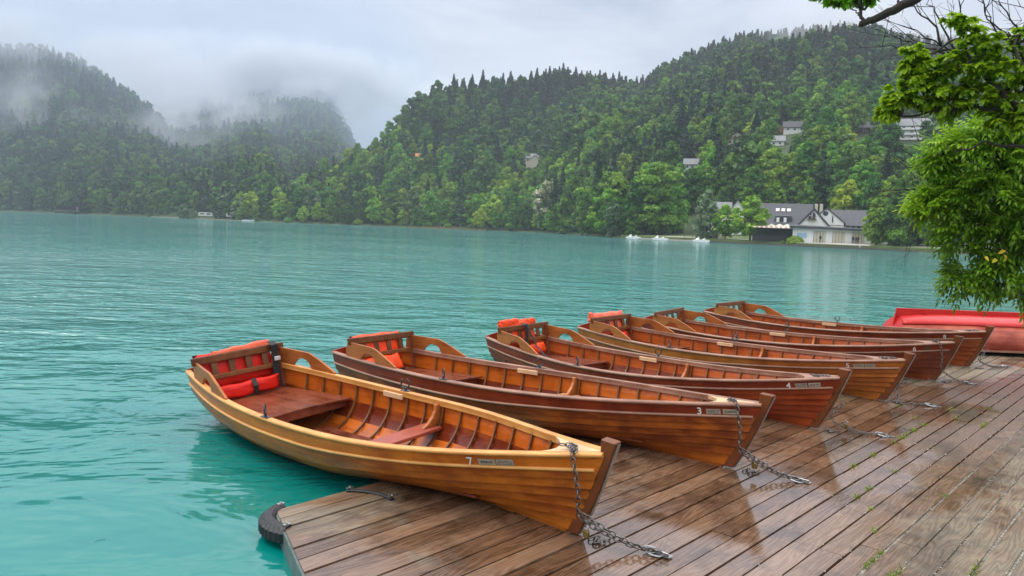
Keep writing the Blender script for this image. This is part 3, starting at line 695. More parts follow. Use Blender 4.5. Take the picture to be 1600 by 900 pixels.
# --- white pedal boats
for i, q in enumerate((990, 1032, 1096)):
    p = frame('pedal_boat', q, interp(SHORE, q) - 2.6, ['white pedal boat moored farthest left at the jetty', 'white pedal boat with a raised slide, middle of the three', 'white pedal boat nearest the picnic tables'][i], 'pedal boat', z=ZW, group='white pedal boats')
    g = MB()
    for s_ in (-.55, .55):
        g.loft([[(-2.0, s_ - .05, .25), (-2.0, s_ + .05, .25), (-2.0, s_ + .05, .4), (-2.0, s_ - .05, .4)], [(-1.4, s_ - .3, 0), (-1.4, s_ + .3, 0), (-1.4, s_ + .3, .5), (-1.4, s_ - .3, .5)], [(1.6, s_ - .3, 0), (1.6, s_ + .3, 0), (1.6, s_ + .3, .5), (1.6, s_ - .3, .5)], [(2.0, s_ - .2, .15), (2.0, s_ + .2, .15), (2.0, s_ + .2, .45), (2.0, s_ - .2, .45)]])
    g.box((-1.5, -.8, .45), (1.5, .8, .55)); g.build('hull', M_white, p)
    for s_ in (-.4, .4):
        g = MB(); g.hexa([(.3, s_ - .3, .5), (.9, s_ - .3, .5), (.9, s_ + .3, .5), (.3, s_ + .3, .5), (.35, s_ - .3, .8), (.7, s_ - .3, .8), (.7, s_ + .3, .8), (.35, s_ + .3, .8)]); g.box((.72, s_ - .3, .56), (.9, s_ + .3, 1.0)); g.build('seat', M_white, p)
    g = MB(); g.hexa([(-1.3, -.5, .5), (-.4, -.5, .5), (-.4, .5, .5), (-1.3, .5, .5), (-1.1, -.4, .8), (-.5, -.4, 1.25), (-.5, .4, 1.25), (-1.1, .4, .8)]); g.build('slide' if i == 1 else 'console', M_white, p)
# --- picnic tables
for i, q in enumerate((1076, 1122)):
    p = frame('picnic_table', q, interp(SHORE, q) + 2.4, ['dark picnic table on the quay left of the lone grey green tree', 'dark picnic table on the quay right of the lone grey green tree'][i], 'picnic table', z=.70, group='picnic tables on the quay')
    g = MB(); g.box((-1.4, -.4, .7), (1.4, .4, .78)); g.build('tabletop', M_brown, p)
    for s_ in (-.8, .8): g = MB(); g.box((-1.4, s_ - .15, .42), (1.4, s_ + .15, .48)); g.build('bench', M_brown, p)
    for s_ in (-1.0, 1.0): g = MB(); g.hexa([(s_ - .05, -.9, 0), (s_ + .05, -.9, 0), (s_ + .05, .9, 0), (s_ - .05, .9, 0), (s_ - .05, -.3, .69), (s_ + .05, -.3, .69), (s_ + .05, .3, .69), (s_ - .05, .3, .69)]); g.build('leg', M_brown, p)
# --- people on the quay
def person(x, D, z, label, ph=0.0, top=M_dark):
    P = pxdir(x) * D
    V = [(0, 0, .95), (0, 0, 1.2), (0, 0, 1.42), (0, 0, 1.53), (0, .01, 1.64), (0, 0, 1.74), (.19, 0, 1.40), (.25, .03, 1.13), (.24, -.08 * ph - .05, .88), (-.19, 0, 1.40), (-.25, .03, 1.13), (-.24, .08 * ph - .05, .88),
         (.10, 0, .90), (.11, -.10 * ph, .48), (.11, -.16 * ph, .07), (.11, -.16 * ph - .14, .04), (-.10, 0, .90), (-.11, .10 * ph, .48), (-.11, .2 * ph, .07), (-.11, .2 * ph - .14, .04)]
    E_ = [(0, 1), (1, 2), (2, 3), (3, 4), (4, 5), (2, 6), (6, 7), (7, 8), (2, 9), (9, 10), (10, 11), (0, 12), (12, 13), (13, 14), (14, 15), (0, 16), (16, 17), (17, 18), (18, 19)]
    Rd = [.15, .14, .15, .055, .095, .07, .06, .045, .035, .06, .045, .035, .085, .06, .045, .035, .085, .06, .045, .035]
    me = bpy.data.meshes.new('person'); me.from_pydata(V, E_, []); me.materials.append(top); me.materials.append(M_skin)
    o = bpy.data.objects.new('person', me); COL.objects.link(o)
    sk = o.modifiers.new('skin', 'SKIN'); lay = me.skin_vertices[0].data if me.skin_vertices else None
    if lay is None:
        bm = bmesh.new(); bm.from_mesh(me); bm.verts.layers.skin.verify(); bm.to_mesh(me); bm.free(); lay = me.skin_vertices[0].data
    for i_, r_ in enumerate(Rd): lay[i_].radius = (r_, r_ * .8)
    lay[0].use_root = True
    sb = o.modifiers.new('sub', 'SUBSURF'); sb.levels = 1; sb.render_levels = 1
    dg = bpy.context.evaluated_depsgraph_get(); me2 = bpy.data.meshes.new_from_object(o.evaluated_get(dg)); o.modifiers.clear(); o.data = me2
    me2.materials.clear(); me2.materials.append(top); me2.materials.append(M_skin)
    for pl in me2.polygons: pl.material_index = 1 if pl.center.z > 1.5 else 0
    hm = MB(); hm.loft([[(.1 * math.cos(a) * s_, .1 * math.sin(a) * s_ + .015, zq) for a in [j * math.pi / 4 for j in range(8)]] for s_, zq in ((1.0, 1.66), (1.05, 1.72), (.8, 1.79), (.2, 1.83))]); hm.build('hair', M_brown, o)
    o.location = (P[0], P[1], z); o.rotation_euler.z = rnd.uniform(-.6, .6) - math.atan2(P[0], P[1]) + math.pi; tag(o, label, 'person')
person(1282, 172, .74, 'person in dark clothes standing alone before the boathouse', .2)
person(1333, 168.5, .78, 'person in dark clothes, leftmost of the group at the boathouse corner', .3)
person(1338, 167.5, .76, 'person in black walking in the middle of the boathouse group', 1.0)
person(1341, 169, .80, 'person in a dark jacket, right end of the boathouse group', .5)
person(1132, 187, .80, 'person in pale top standing on the quay by the picnic table', .2, M_cloth)
# --- white building and vans at the car park on the right
p = frame('pavilion', 1402, 176, 'low white pavilion half hidden behind the bushy shore tree', 'building', z=1.0)
a = MB(); a.box((-4, 0, 0), (5.5, 5, 2.6)); a.build('wall', M_white, p); a = MB(); a.box((-4.4, -.5, 2.62), (5.9, 5.4, 2.95)); a.build('roof', M_grey_roof, p)
for q in range(5): window(p, -3 + q * 1.7, .5, 1.1, 1.7, -.02, M_brown)
for i, (q, dd) in enumerate(((1441, 172), (1456, 168), (1472, 170))):
    p = frame('parked_van', q, dd, 'white van parked under the shore trees, %s of three from the left' % ['first', 'second', 'third'][i], 'van', z=1.04, group='vans parked under the trees')
    g = MB(); pr = [(-1.15, .35), (1.2, .35), (1.2, .95), (.95, 1.05), (.6, 1.55), (-1.15, 1.6)]
    pr = [(u_ * 1.0, v_) for u_, v_ in pr]; g.prism(pr, lambda u_, v_: (u_, -.85, v_), lambda u_, v_: (u_, .85, v_)); g.build('body', M_white, p, bevel=.06)
    g = MB(); g.box((-.9, -.88, 1.05), (.55, -.86, 1.42)); g.build('side_window', M_glass, p)
    for u_ in (-.7, .75):
        g = MB(); g.loft([[(u_ + .3 * math.cos(a), yy, .32 + .3 * math.sin(a)) for a in [j * math.pi / 5 for j in range(10)]] for yy in (-.9, -.7)]); g.build('wheel', M_darkwood, p)
# --- far left: diving pavilion over the water, caravans
p = frame('lake_pavilion', 105, 549, 'dark two deck pavilion on stilts over the water at the left shore', 'pavilion', z=.3)
for z_, wd in ((1.2, 6.6), (4.2, 7.0)):
    a = MB(); a.box((-wd, -3, z_), (wd, 3, z_ + .35)); a.build('deck', M_grey_roof if z_ < 2 else M_darkwood, p)
a = MB(); a.box((-7.4, -3.4, 7.0), (6.8, 3.4, 7.4)); a.build('roof', M_slate, p)
for u_ in (-6, -2, 2, 6): a = MB(); a.box((u_ - .15, -2.8, -2), (u_ + .15, -2.5, 7)); a.build('post', M_darkwood, p)
a = MB(); a.box((-5.8, 0, 1.6), (4.8, 2.8, 4.1)); a.build('back_wall', M_darkwood, p); a = MB(); a.box((4.9, -2.4, 1.6), (6.0, -1, 4.1)); a.build('side_screen', M_grey_roof, p)
for i, q in enumerate((316, 326, 345, 352, 360, 368)):
    D = interp(SHORE, q) + 10
    p = frame('caravan', q, D, 'white caravan in the lakeside campsite, number %s from the left' % ['one', 'two', 'three', 'four', 'five', 'six'][i], 'caravan', z=1.2, group='caravans of the campsite')
    g = MB(); g.prism([(-2.0, .4), (2.0, .4), (2.1, 1.2), (1.7, 2.3), (-1.8, 2.3), (-2.1, 1.3)], lambda u_, v_: (u_, -1, v_), lambda u_, v_: (u_, 1, v_)); g.build('body', M_white, p)
    g = MB(); g.box((-1.2, -1.05, 1.2), (.9, -1.01, 1.8)); g.build('window', M_glass, p)
for q in (392, 386):
    p = frame('motorboat', q - 2, interp(SHORE, q) - 4, 'small white boat moored %s where the wooded shore begins' % ('nearer' if q == 392 else 'farther'), 'boat', z=ZW)
    g = MB(); g.loft([[(-1.8, -.6, 0), (-1.8, .6, 0), (-1.8, .7, .6), (-1.8, -.7, .6)], [(.8, -.6, 0), (.8, .6, 0), (.8, .75, .7), (.8, -.75, .7)], [(2.2, -.05, .2), (2.2, .05, .2), (2.2, .1, .85), (2.2, -.1, .85)]]); g.build('hull', M_white, p)
    g = MB(); g.hexa([(-.4, -.5, .6), (.8, -.5, .6), (.8, .5, .6), (-.4, .5, .6), (-.3, -.4, 1.2), (.4, -.4, 1.2), (.4, .4, 1.2), (-.3, .4, 1.2)]); g.build('cabin', M_glass, p)
# ------------------------------------------------------------------ dock
UA = math.radians(42.48)            # direction of the planks
du = np.array([math.sin(UA), math.cos(UA)]); dn = np.array([math.cos(UA), -math.sin(UA)])
def UN(u, n, z=0.0): return (du[0] * u + dn[0] * n, du[1] * u + dn[1] * n, z)
N0, N1, U1 = -4.40, 3.2, 18.2
def u_edge(n): return 2.60 - .40 * (n - N0) if n < -2.2 else 1.72 - .9 * (n + 2.2)
def deck_mat():
    m, t, b = newmat('weathered_deck_wood')
    tc = N(t, 'ShaderNodeTexCoord'); g = N(t, 'ShaderNodeNewGeometry')
    sp = N(t, 'ShaderNodeSeparateXYZ'); lk(t, tc.outputs['Object'], sp.inputs[0])
    rv = g.outputs['Random Per Island']
    off = N(t, 'ShaderNodeMath', operation='MULTIPLY', ins={1: 60.0}); lk(t, rv, off.inputs[0])
    cb = N(t, 'ShaderNodeCombineXYZ'); 
    sx = N(t, 'ShaderNodeMath', operation='MULTIPLY', ins={1: .55}); lk(t, sp.outputs[0], sx.inputs[0]); lk(t, sx.outputs[0], cb.inputs[0])
    sy = N(t, 'ShaderNodeMath', operation='MULTIPLY', ins={1: 5.0}); lk(t, sp.outputs[1], sy.inputs[0]); lk(t, sy.outputs[0], cb.inputs[1]); lk(t, off.outputs[0], cb.inputs[2])
    fa = N(t, 'ShaderNodeTexNoise', ins={'Scale': 1.5, 'Detail': 2.5, 'Roughness': .5}); lk(t, cb.outputs[0], fa.inputs['Vector'])
    ph = N(t, 'ShaderNodeMath', operation='MULTIPLY', ins={1: 85.0}); lk(t, fa.outputs[0], ph.inputs[0])
    ph2 = N(t, 'ShaderNodeMath', operation='MULTIPLY_ADD', ins={1: 150.0}); lk(t, sp.outputs[1], ph2.inputs[0]); lk(t, ph.outputs[0], ph2.inputs[2])
    si = N(t, 'ShaderNodeMath', operation='SINE'); lk(t, ph2.outputs[0], si.inputs[0])
    # fine fibres
    mp = N(t, 'ShaderNodeMapping'); mp.inputs['Scale'].default_value = (2.5, 90, 1); lk(t, tc.outputs['Object'], mp.inputs[0])
    fb = N(t, 'ShaderNodeTexNoise', ins={'Scale': 1.0, 'Detail': 4.0}); lk(t, mp.outputs[0], fb.inputs['Vector'])
    # wetness: wetter towards the boats, dry greenish towards the land side
    w1 = N(t, 'ShaderNodeTexNoise', ins={'Scale': .85, 'Detail': 4.0, 'Roughness': .6, 'Distortion': .5}); lk(t, tc.outputs['Object'], w1.inputs['Vector'])
    nn_ = N(t, 'ShaderNodeMath', operation='MULTIPLY', ins={1: -1.0}); lk(t, sp.outputs[1], nn_.inputs[0])   # local y is minus n
    grd = N(t, 'ShaderNodeMapRange', ins={1: -2.0, 2: -.4, 3: 1.0, 4: 0.0}); lk(t, nn_.outputs[0], grd.inputs[0])
    # puddle band beside the stems
    pb = N(t, 'ShaderNodeMath', operation='ADD', ins={1: 2.15}); lk(t, nn_.outputs[0], pb.inputs[0])
    pb1 = N(t, 'ShaderNodeMath', operation='ABSOLUTE'); lk(t, pb.outputs[0], pb1.inputs[0])
    pb2 = N(t, 'ShaderNodeMapRange', ins={1: .35, 2: 1.0, 3: .30, 4: 0.0}); lk(t, pb1.outputs[0], pb2.inputs[0])
    uf = N(t, 'ShaderNodeMapRange', interpolation_type='SMOOTHSTEP', ins={1: 8.5, 2: 13.0, 3: 1.0, 4: .25}); lk(t, sp.outputs[0], uf.inputs[0])
    gm = N(t, 'ShaderNodeMath', operation='MULTIPLY'); lk(t, grd.outputs[0], gm.inputs[0]); lk(t, uf.outputs[0], gm.inputs[1])
    pm = N(t, 'ShaderNodeMath', operation='MULTIPLY'); lk(t, pb2.outputs[0], pm.inputs[0]); lk(t, uf.outputs[0], pm.inputs[1])
    ws = N(t, 'ShaderNodeMath', operation='MULTIPLY_ADD', ins={1: .30}); lk(t, gm.outputs[0], ws.inputs[0]); lk(t, w1.outputs[0], ws.inputs[2])
    ws2 = N(t, 'ShaderNodeMath', operation='ADD'); lk(t, ws.outputs[0], ws2.inputs[0]); lk(t, pm.outputs[0], ws2.inputs[1])
    wet = N(t, 'ShaderNodeMapRange', interpolation_type='SMOOTHSTEP', ins={1: .55, 2: .78, 3: 0.0, 4: 1.0}); lk(t, ws2.outputs[0], wet.inputs[0])
    pud = N(t, 'ShaderNodeMapRange', interpolation_type='SMOOTHSTEP', ins={1: .96, 2: 1.08, 3: 0.0, 4: 1.0}); lk(t, ws2.outputs[0], pud.inputs[0])
    # colours
    dry = ramp(t, [(.0, (.06, .048, .030)), (.35, (.145, .115, .072)), (.7, (.225, .18, .115)), (1, (.32, .25, .15))])
    wetc = ramp(t, [(.0, (.048, .025, .013)), (.5, (.145, .080, .045)), (1, (.24, .150, .095))])
    ci = N(t, 'ShaderNodeMath', operation='MULTIPLY_ADD', ins={1: .17, 2: 0.0}); lk(t, si.outputs[0], ci.inputs[0])
    c2 = N(t, 'ShaderNodeMath', operation='MULTIPLY_ADD', ins={1: .55}); lk(t, fb.outputs[0], c2.inputs[0]); lk(t, ci.outputs[0], c2.inputs[2])
    c3 = N(t, 'ShaderNodeMath', operation='MULTIPLY_ADD', ins={1: .5}); lk(t, rv, c3.inputs[0]); lk(t, c2.outputs[0], c3.inputs[2])
    lk(t, c3.outputs[0], dry.inputs[0]); lk(t, c3.outputs[0], wetc.inputs[0])
    mx = N(t, 'ShaderNodeMix', data_type='RGBA'); lk(t, wet.outputs[0], mx.inputs[0]); lk(t, dry.outputs[0], mx.inputs[6]); lk(t, wetc.outputs[0], mx.inputs[7])
    # stains
    st = N(t, 'ShaderNodeTexNoise', ins={'Scale': 2.2, 'Detail': 6.0, 'Roughness': .7}); lk(t, tc.outputs['Object'], st.inputs['Vector'])
    sr = ramp(t, [(.34, (.42, .40, .38)), (.5, (.95, .95, .95)), (.68, (1.10, 1.02, .92))]); lk(t, st.outputs[0], sr.inputs[0])
    m2 = N(t, 'ShaderNodeMix', data_type='RGBA', blend_type='MULTIPLY'); m2.inputs[0].default_value = 1; lk(t, mx.outputs[2], m2.inputs[6]); lk(t, sr.outputs[0], m2.inputs[7])
    lk(t, m2.outputs[2], b.inputs['Base Color'])
    rr = N(t, 'ShaderNodeMapRange', ins={1: 0, 2: 1, 3: .6, 4: .22}); lk(t, wet.outputs[0], rr.inputs[0])
    r2 = N(t, 'ShaderNodeMix', data_type='FLOAT', ins={3: .09}); lk(t, pud.outputs[0], r2.inputs[0]); lk(t, rr.outputs[0], r2.inputs[2]); lk(t, r2.outputs[0], b.inputs['Roughness'])
    b.inputs['Specular IOR Level'].default_value = .8
    hb = N(t, 'ShaderNodeMath', operation='MULTIPLY_ADD', ins={1: .35}); lk(t, si.outputs[0], hb.inputs[0]); lk(t, fb.outputs[0], hb.inputs[2])
    bs = N(t, 'ShaderNodeMapRange', ins={1: 0, 2: 1, 3: .75, 4: .22}); lk(t, wet.outputs[0], bs.inputs[0])
    b2 = N(t, 'ShaderNodeMix', data_type='FLOAT', ins={3: .04}); lk(t, pud.outputs[0], b2.inputs[0]); lk(t, bs.outputs[0], b2.inputs[2])
    bp = N(t, 'ShaderNodeBump', ins={'Distance': .0045}); lk(t, b2.outputs[0], bp.inputs['Strength']); lk(t, hb.outputs[0], bp.inputs['Height']); lk(t, bp.outputs[0], b.inputs['Normal'])
    return m
M_deck = deck_mat()
M_steel = plain('galvanised_steel', (.45, .46, .47), .38, metal=1.0, var=.2, scale=30)
M_greysteel = plain('grey_painted_beam', (.10, .13, .12), .5, var=.25, scale=8)
M_rubber = plain('tyre_rubber', (.014, .014, .016), .5, var=.3, scale=40, bump=.3)
dock = empty('wooden_dock', (0, 0, 0), 0, 'wet weathered wooden plank landing dock under the rowing boats', 'dock')
dock_rot = math.pi / 2 - UA          # local x runs along the planks, local y = -n
def DL(u, n, z): return (u, -n, z)
mb = MB(); n = N0; q = random.Random(5); gaps = []
while n < N1:
    wd = q.uniform(.128, .147); gp = q.uniform(.012, .017) + .007 * min(1, max(0, (n + 1.6) / 1.2))
    n2 = min(n + wd, N1); u = u_edge((n + n2) / 2); first = True
    ue = u
    cuts = []
    k = q.uniform(2.4, 5.0)
    while ue + k < U1 - 1: cuts.append(ue + k); k += q.choice([3.9, 4.4, 4.9])
    cuts = [ue] + cuts + [U1]
    for a, b_ in zip(cuts[:-1], cuts[1:]):
        z = q.uniform(-.004, .002); g1 = .0015 if a > ue else 0
        du0, du1 = (u_edge(n) - ue, u_edge(n2) - ue) if a == ue else (0, 0)
        e = q.uniform(-.003, .003)
        mb.hexa([DL(a + du0 + g1, n + e, -.045), DL(b_ - .0015, n - e, -.045), DL(b_ - .0015, n2 - e, -.045), DL(a + du1 + g1, n2 + e, -.045),
                 DL(a + du0 + g1, n + e, z), DL(b_ - .0015, n - e, z + q.uniform(-.002, .002)), DL(b_ - .0015, n2 - e, z), DL(a + du1 + g1, n2 + e, z)])
    gaps.append(n2 + gp / 2)
    n = n2 + gp
dk = mb.build('decking', M_deck, dock)
dock.rotation_euler.z = dock_rot
mb = MB()
mb.hexa([DL(u_edge(N0) - .012, N0 - .01, -.15), DL(u_edge(N0) + .02, N0 - .01, -.15), DL(u_edge(-2.2) + .03, -2.2, -.15), DL(u_edge(-2.2) - .012, -2.2, -.15),
         DL(u_edge(N0) - .012, N0 - .01, -.012), DL(u_edge(N0) + .02, N0 - .01, -.012), DL(u_edge(-2.2) + .03, -2.2, -.012), DL(u_edge(-2.2) - .012, -2.2, -.012)])
mb.build('end_beam', M_greysteel, dock, bevel=.004)
mb = MB(); mb.box((2.7, -N0 + .012, -.17), (U1, -N0 + .05, -.05)); mb.box((2.7, -N0 - .4, -.2), (U1, -N0 - .2, -.05)); mb.build('front_beam', M_greysteel, dock, bevel=.004)
mb = MB()
for k in range(8): mb.box((3.4 + k * 1.8, -N0 - .1, -.9), (3.6 + k * 1.8, -N0 - .3, -.05)); mb.box((3.4 + k * 1.8, 1.8, -.20), (3.5 + k * 1.8, -N0 - .05, -.047))
mb.build('joist', plain('dark_joist_wood', (.02, .015, .01), .9), dock)
# tyre fenders on the corner and where the first boat lies
def fender(cx, cy, r0, r1, a0, a1, z0, z1, tread):
    mb = MB(); n_ = 26; rings = []
    for i in range(n_ + 1):
        a = a0 + (a1 - a0) * i / n_; ca, sa = math.cos(a), math.sin(a)
        bump_ = (.008 if i % 2 else 0) if tread else 0
        pr = [(r0, z1 - .012), (r0 + .02, z1), (r1 - .03, z1 - .004), (r1 + bump_, z1 - .035), (r1 + bump_, (z0 + z1) / 2), (r1 + bump_, z0 + .02), (r1 - .03, z0), (r0 + .01, z0)]
        rings.append([(cx + ca * r_, cy + sa * r_, z_) for r_, z_ in pr])
    mb.loft(rings); f = mb.build('tyre_fender', M_rubber, dock)
    for a in (a0 + .06, a1 - .06):
        g = MB(); c_, s_ = math.cos(a) * (r0 + .03), math.sin(a) * (r0 + .03)
        g.box((cx + c_ - .025, cy + s_ - .012, z1 - .002), (cx + c_ + .025, cy + s_ + .012, z1 + .006)); g.tube([(cx + c_, cy + s_, z1 + .004), (cx + c_, cy + s_, z1 + .014)], .008, 8); g.build('clamp', M_steel, f)
fender(2.73, 4.20, .22, .315, R(104), R(206), -.10, .012, True)
fender(2.90, 4.10, .355, .395, R(-10), R(50), -.02, .02, False)
# mooring plates with rings
CH = {'7': (1035, 867), '3': (1255, 753), '4': (1388, 682), '5': (1462, 635), '6': (1522, 600), '8': (1578, 574)}
ringpos = {}
for k_, (x, y) in CH.items():
    P = ground(x, y, .004); u = float(P[:2] @ du); nn = float(P[:2] @ dn); ringpos[k_] = P
    if k_ in '73':
        g = MB(); g.box((u - .02, -nn - .055, .004), (u + .03, -nn + .06, .009)); g.box((u - .026, -nn - .055, .0045), (u - .02, -nn + .06, .035)); pl_ = g.build('mooring_plate', M_steel, dock, bevel=.002)
        g = MB()
        for s_ in (-.035, .035): g.tube([(u + .008, -nn + s_, .008), (u + .008, -nn + s_, .014)], .007, 6)
        g.build('screw', M_steel, pl_)
    else:
        g = MB(); g.box((u, -nn - .06, .004), (u + .02, -nn - .0, .010)); g.build('mooring_plate', M_steel, dock)
    g = MB(); rr_ = .055
    g.tube([(u + rr_ * math.cos(a) * .8 - .02, -nn + rr_ * 1.1 * math.sin(a) + .05, .016 + .01 * math.sin(a)) for a in [j * math.pi / 8 for j in range(16)]], .0065, 6, closed=True); g.build('ring', M_steel, dock)
# ground under and behind the dock
M_gravel = None
def gravel_mat():
    m, t, b = newmat('pale_gravel'); tc = N(t, 'ShaderNodeTexCoord')
    v = N(t, 'ShaderNodeTexVoronoi', ins={'Scale': 55.0}); lk(t, tc.outputs['Object'], v.inputs['Vector'])
    r = ramp(t, [(0, (.08, .075, .06)), (.5, (.24, .225, .185)), (1, (.44, .42, .36))]); lk(t, v.outputs['Color'], r.inputs[0]); lk(t, r.outputs[0], b.inputs['Base Color']); b.inputs['Roughness'].default_value = .85
    bp = N(t, 'ShaderNodeBump', ins={'Strength': .8, 'Distance': .02}); lk(t, v.outputs['Distance'], bp.inputs['Height']); lk(t, bp.outputs[0], b.inputs['Normal']); return m
M_gravel = gravel_mat()
mb = MB()
def gz(u, n_):   # gravel rises against the plank undersides on the land side
    return -1.6 + max(0, min(1, (n_ + 2.6) / 1.2)) * 1.585 if n_ < -1.4 else -.009 + .005 * math.sin(u * 3.1 + n_ * 5)
gu = np.linspace(-2, 19.2, 54); gn = np.concatenate([np.linspace(-3.4, -1.4, 9), np.linspace(-1.2, 4, 20)])
vs = [UN(a, b_, min(gz(a, b_), -.006)) for a in gu for b_ in gn]; k = len(gn)
mb.add(vs, [(i * k + j, (i + 1) * k + j, (i + 1) * k + j + 1, i * k + j + 1) for i in range(len(gu) - 1) for j in range(k - 1)])
tag(mb.build('gravel_ground', M_gravel), kind='structure')
mb = MB()
# bank of the near shore to the right, beyond the dock
bank = [(10.6, 16.6), (12.5, 19.5), (16, 23), (22, 29), (34, 40), (60, 60), (60, 6), (10.0, 8.0), (8.9, 9.5), (9.4, 13.4)]
vs = [(x, y, -.06) for x, y in bank] + [(x - .6, y + .5, -1.5) for x, y in bank]; m_ = len(bank)
mb.add(vs, [tuple(range(m_))] + [(i, (i + 1) % m_, (i + 1) % m_ + m_, i + m_) for i in range(m_)])
tag(mb.build('near_bank', M_grass), kind='structure')
# pebbles lying in the plank gaps, grass tufts growing through them
mb = MB(); q = random.Random(21)
for i in range(3800):
    n_ = q.choice([g for g in gaps if -2.0 < g < 2.2]); 
    if q.random() > min(1, (n_ + 2.1) / 1.3): continue
    u = q.uniform(2.0, 12) ; s_ = q.uniform(.003, .0075)
    c = UN(u, n_ + q.uniform(-.006, .006) - .006, q.uniform(-.006, .003)); 
    o_ = [(1, 0, 0), (0, 1, 0), (-1, 0, 0), (0, -1, 0), (0, 0, .8), (0, 0, -.8)]; jt = [q.uniform(.6, 1.3) for _ in o_]
    mb.add([(c[0] + a * s_ * j, c[1] + b_ * s_ * j, c[2] + d * s_ * j) for (a, b_, d), j in zip(o_, jt)], [(0, 1, 4), (1, 2, 4), (2, 3, 4), (3, 0, 4), (1, 0, 5), (2, 1, 5), (3, 2, 5), (0, 3, 5)])
tag(mb.build('pebbles', plain('pale_pebbles', (.42, .40, .35), .8, var=.3, scale=30)), 'small pale pebbles caught in the gaps between dock planks', 'pebbles', kind='stuff')
L_grass = leaf_mat('fresh_grass', (.10, .18, .02), (.20, .32, .03), (.34, .48, .06), rough=.6)
tufts = [(1435, 663, 22), (1421, 671, 30), (1400, 682, 26), (1352, 708, 22), (1322, 725, 26), (1490, 640, 10), (1524, 664, 22), (1530, 660, 16), (1505, 655, 14), (1375, 768, 20), (1355, 780, 14), (1384, 835, 14), (1345, 880, 26), (1352, 872, 26), (1362, 862, 22), (1390, 890, 20), (1416, 636, 10), (1380, 800, 8), (1466, 772, 10), (1392, 734, 10), (1550, 640, 10), (1580, 598, 12), (1500, 890, 14), (1510, 882, 12), (1470, 700, 8), (1410, 678, 16), (1388, 690, 12), (1440, 655, 10), (1383, 897, 24)]
C = []; T_ = []
vs = []; fs = []; q = random.Random(4); vv = []
for (x, y, n_) in tufts:
    P = ground(x, y, 0.0); nn = float(P[:2] @ dn); u = float(P[:2] @ du); nn = min(gaps, key=lambda g: abs(g - nn))
    for k in range(int(n_ * 1.6)):
        c = UN(u + q.gauss(0, .035), nn + q.gauss(-.004, .008), -.012); a = q.uniform(0, 6.28); L_ = q.uniform(.012, .034); w_ = .0022; lean = q.uniform(.3, 1.4)
        dx, dy = math.cos(a), math.sin(a); o_ = len(vs)
        vs += [(c[0] - dy * w_, c[1] + dx * w_, c[2]), (c[0] + dy * w_, c[1] - dx * w_, c[2]), (c[0] + dx * L_ * lean * .5 + dy * w_, c[1] + dy * L_ * lean * .5 - dx * w_, c[2] + L_ * .8), (c[0] + dx * L_ * lean, c[1] + dy * L_ * lean, c[2] + L_)]
        fs.append((o_, o_ + 1, o_ + 2, o_ + 3)); vv.append(q.random())
me = bpy.data.meshes.new('grass_tufts'); me.from_pydata(vs, [], fs); a_ = me.attributes.new('v', 'FLOAT', 'FACE'); a_.data.foreach_set('value', np.array(vv, np.float32)); me.materials.append(L_grass)
o = bpy.data.objects.new('grass_tufts', me); COL.objects.link(o); tag(o, 'small bright green grass tufts growing through the dock gaps', 'grass', kind='stuff')
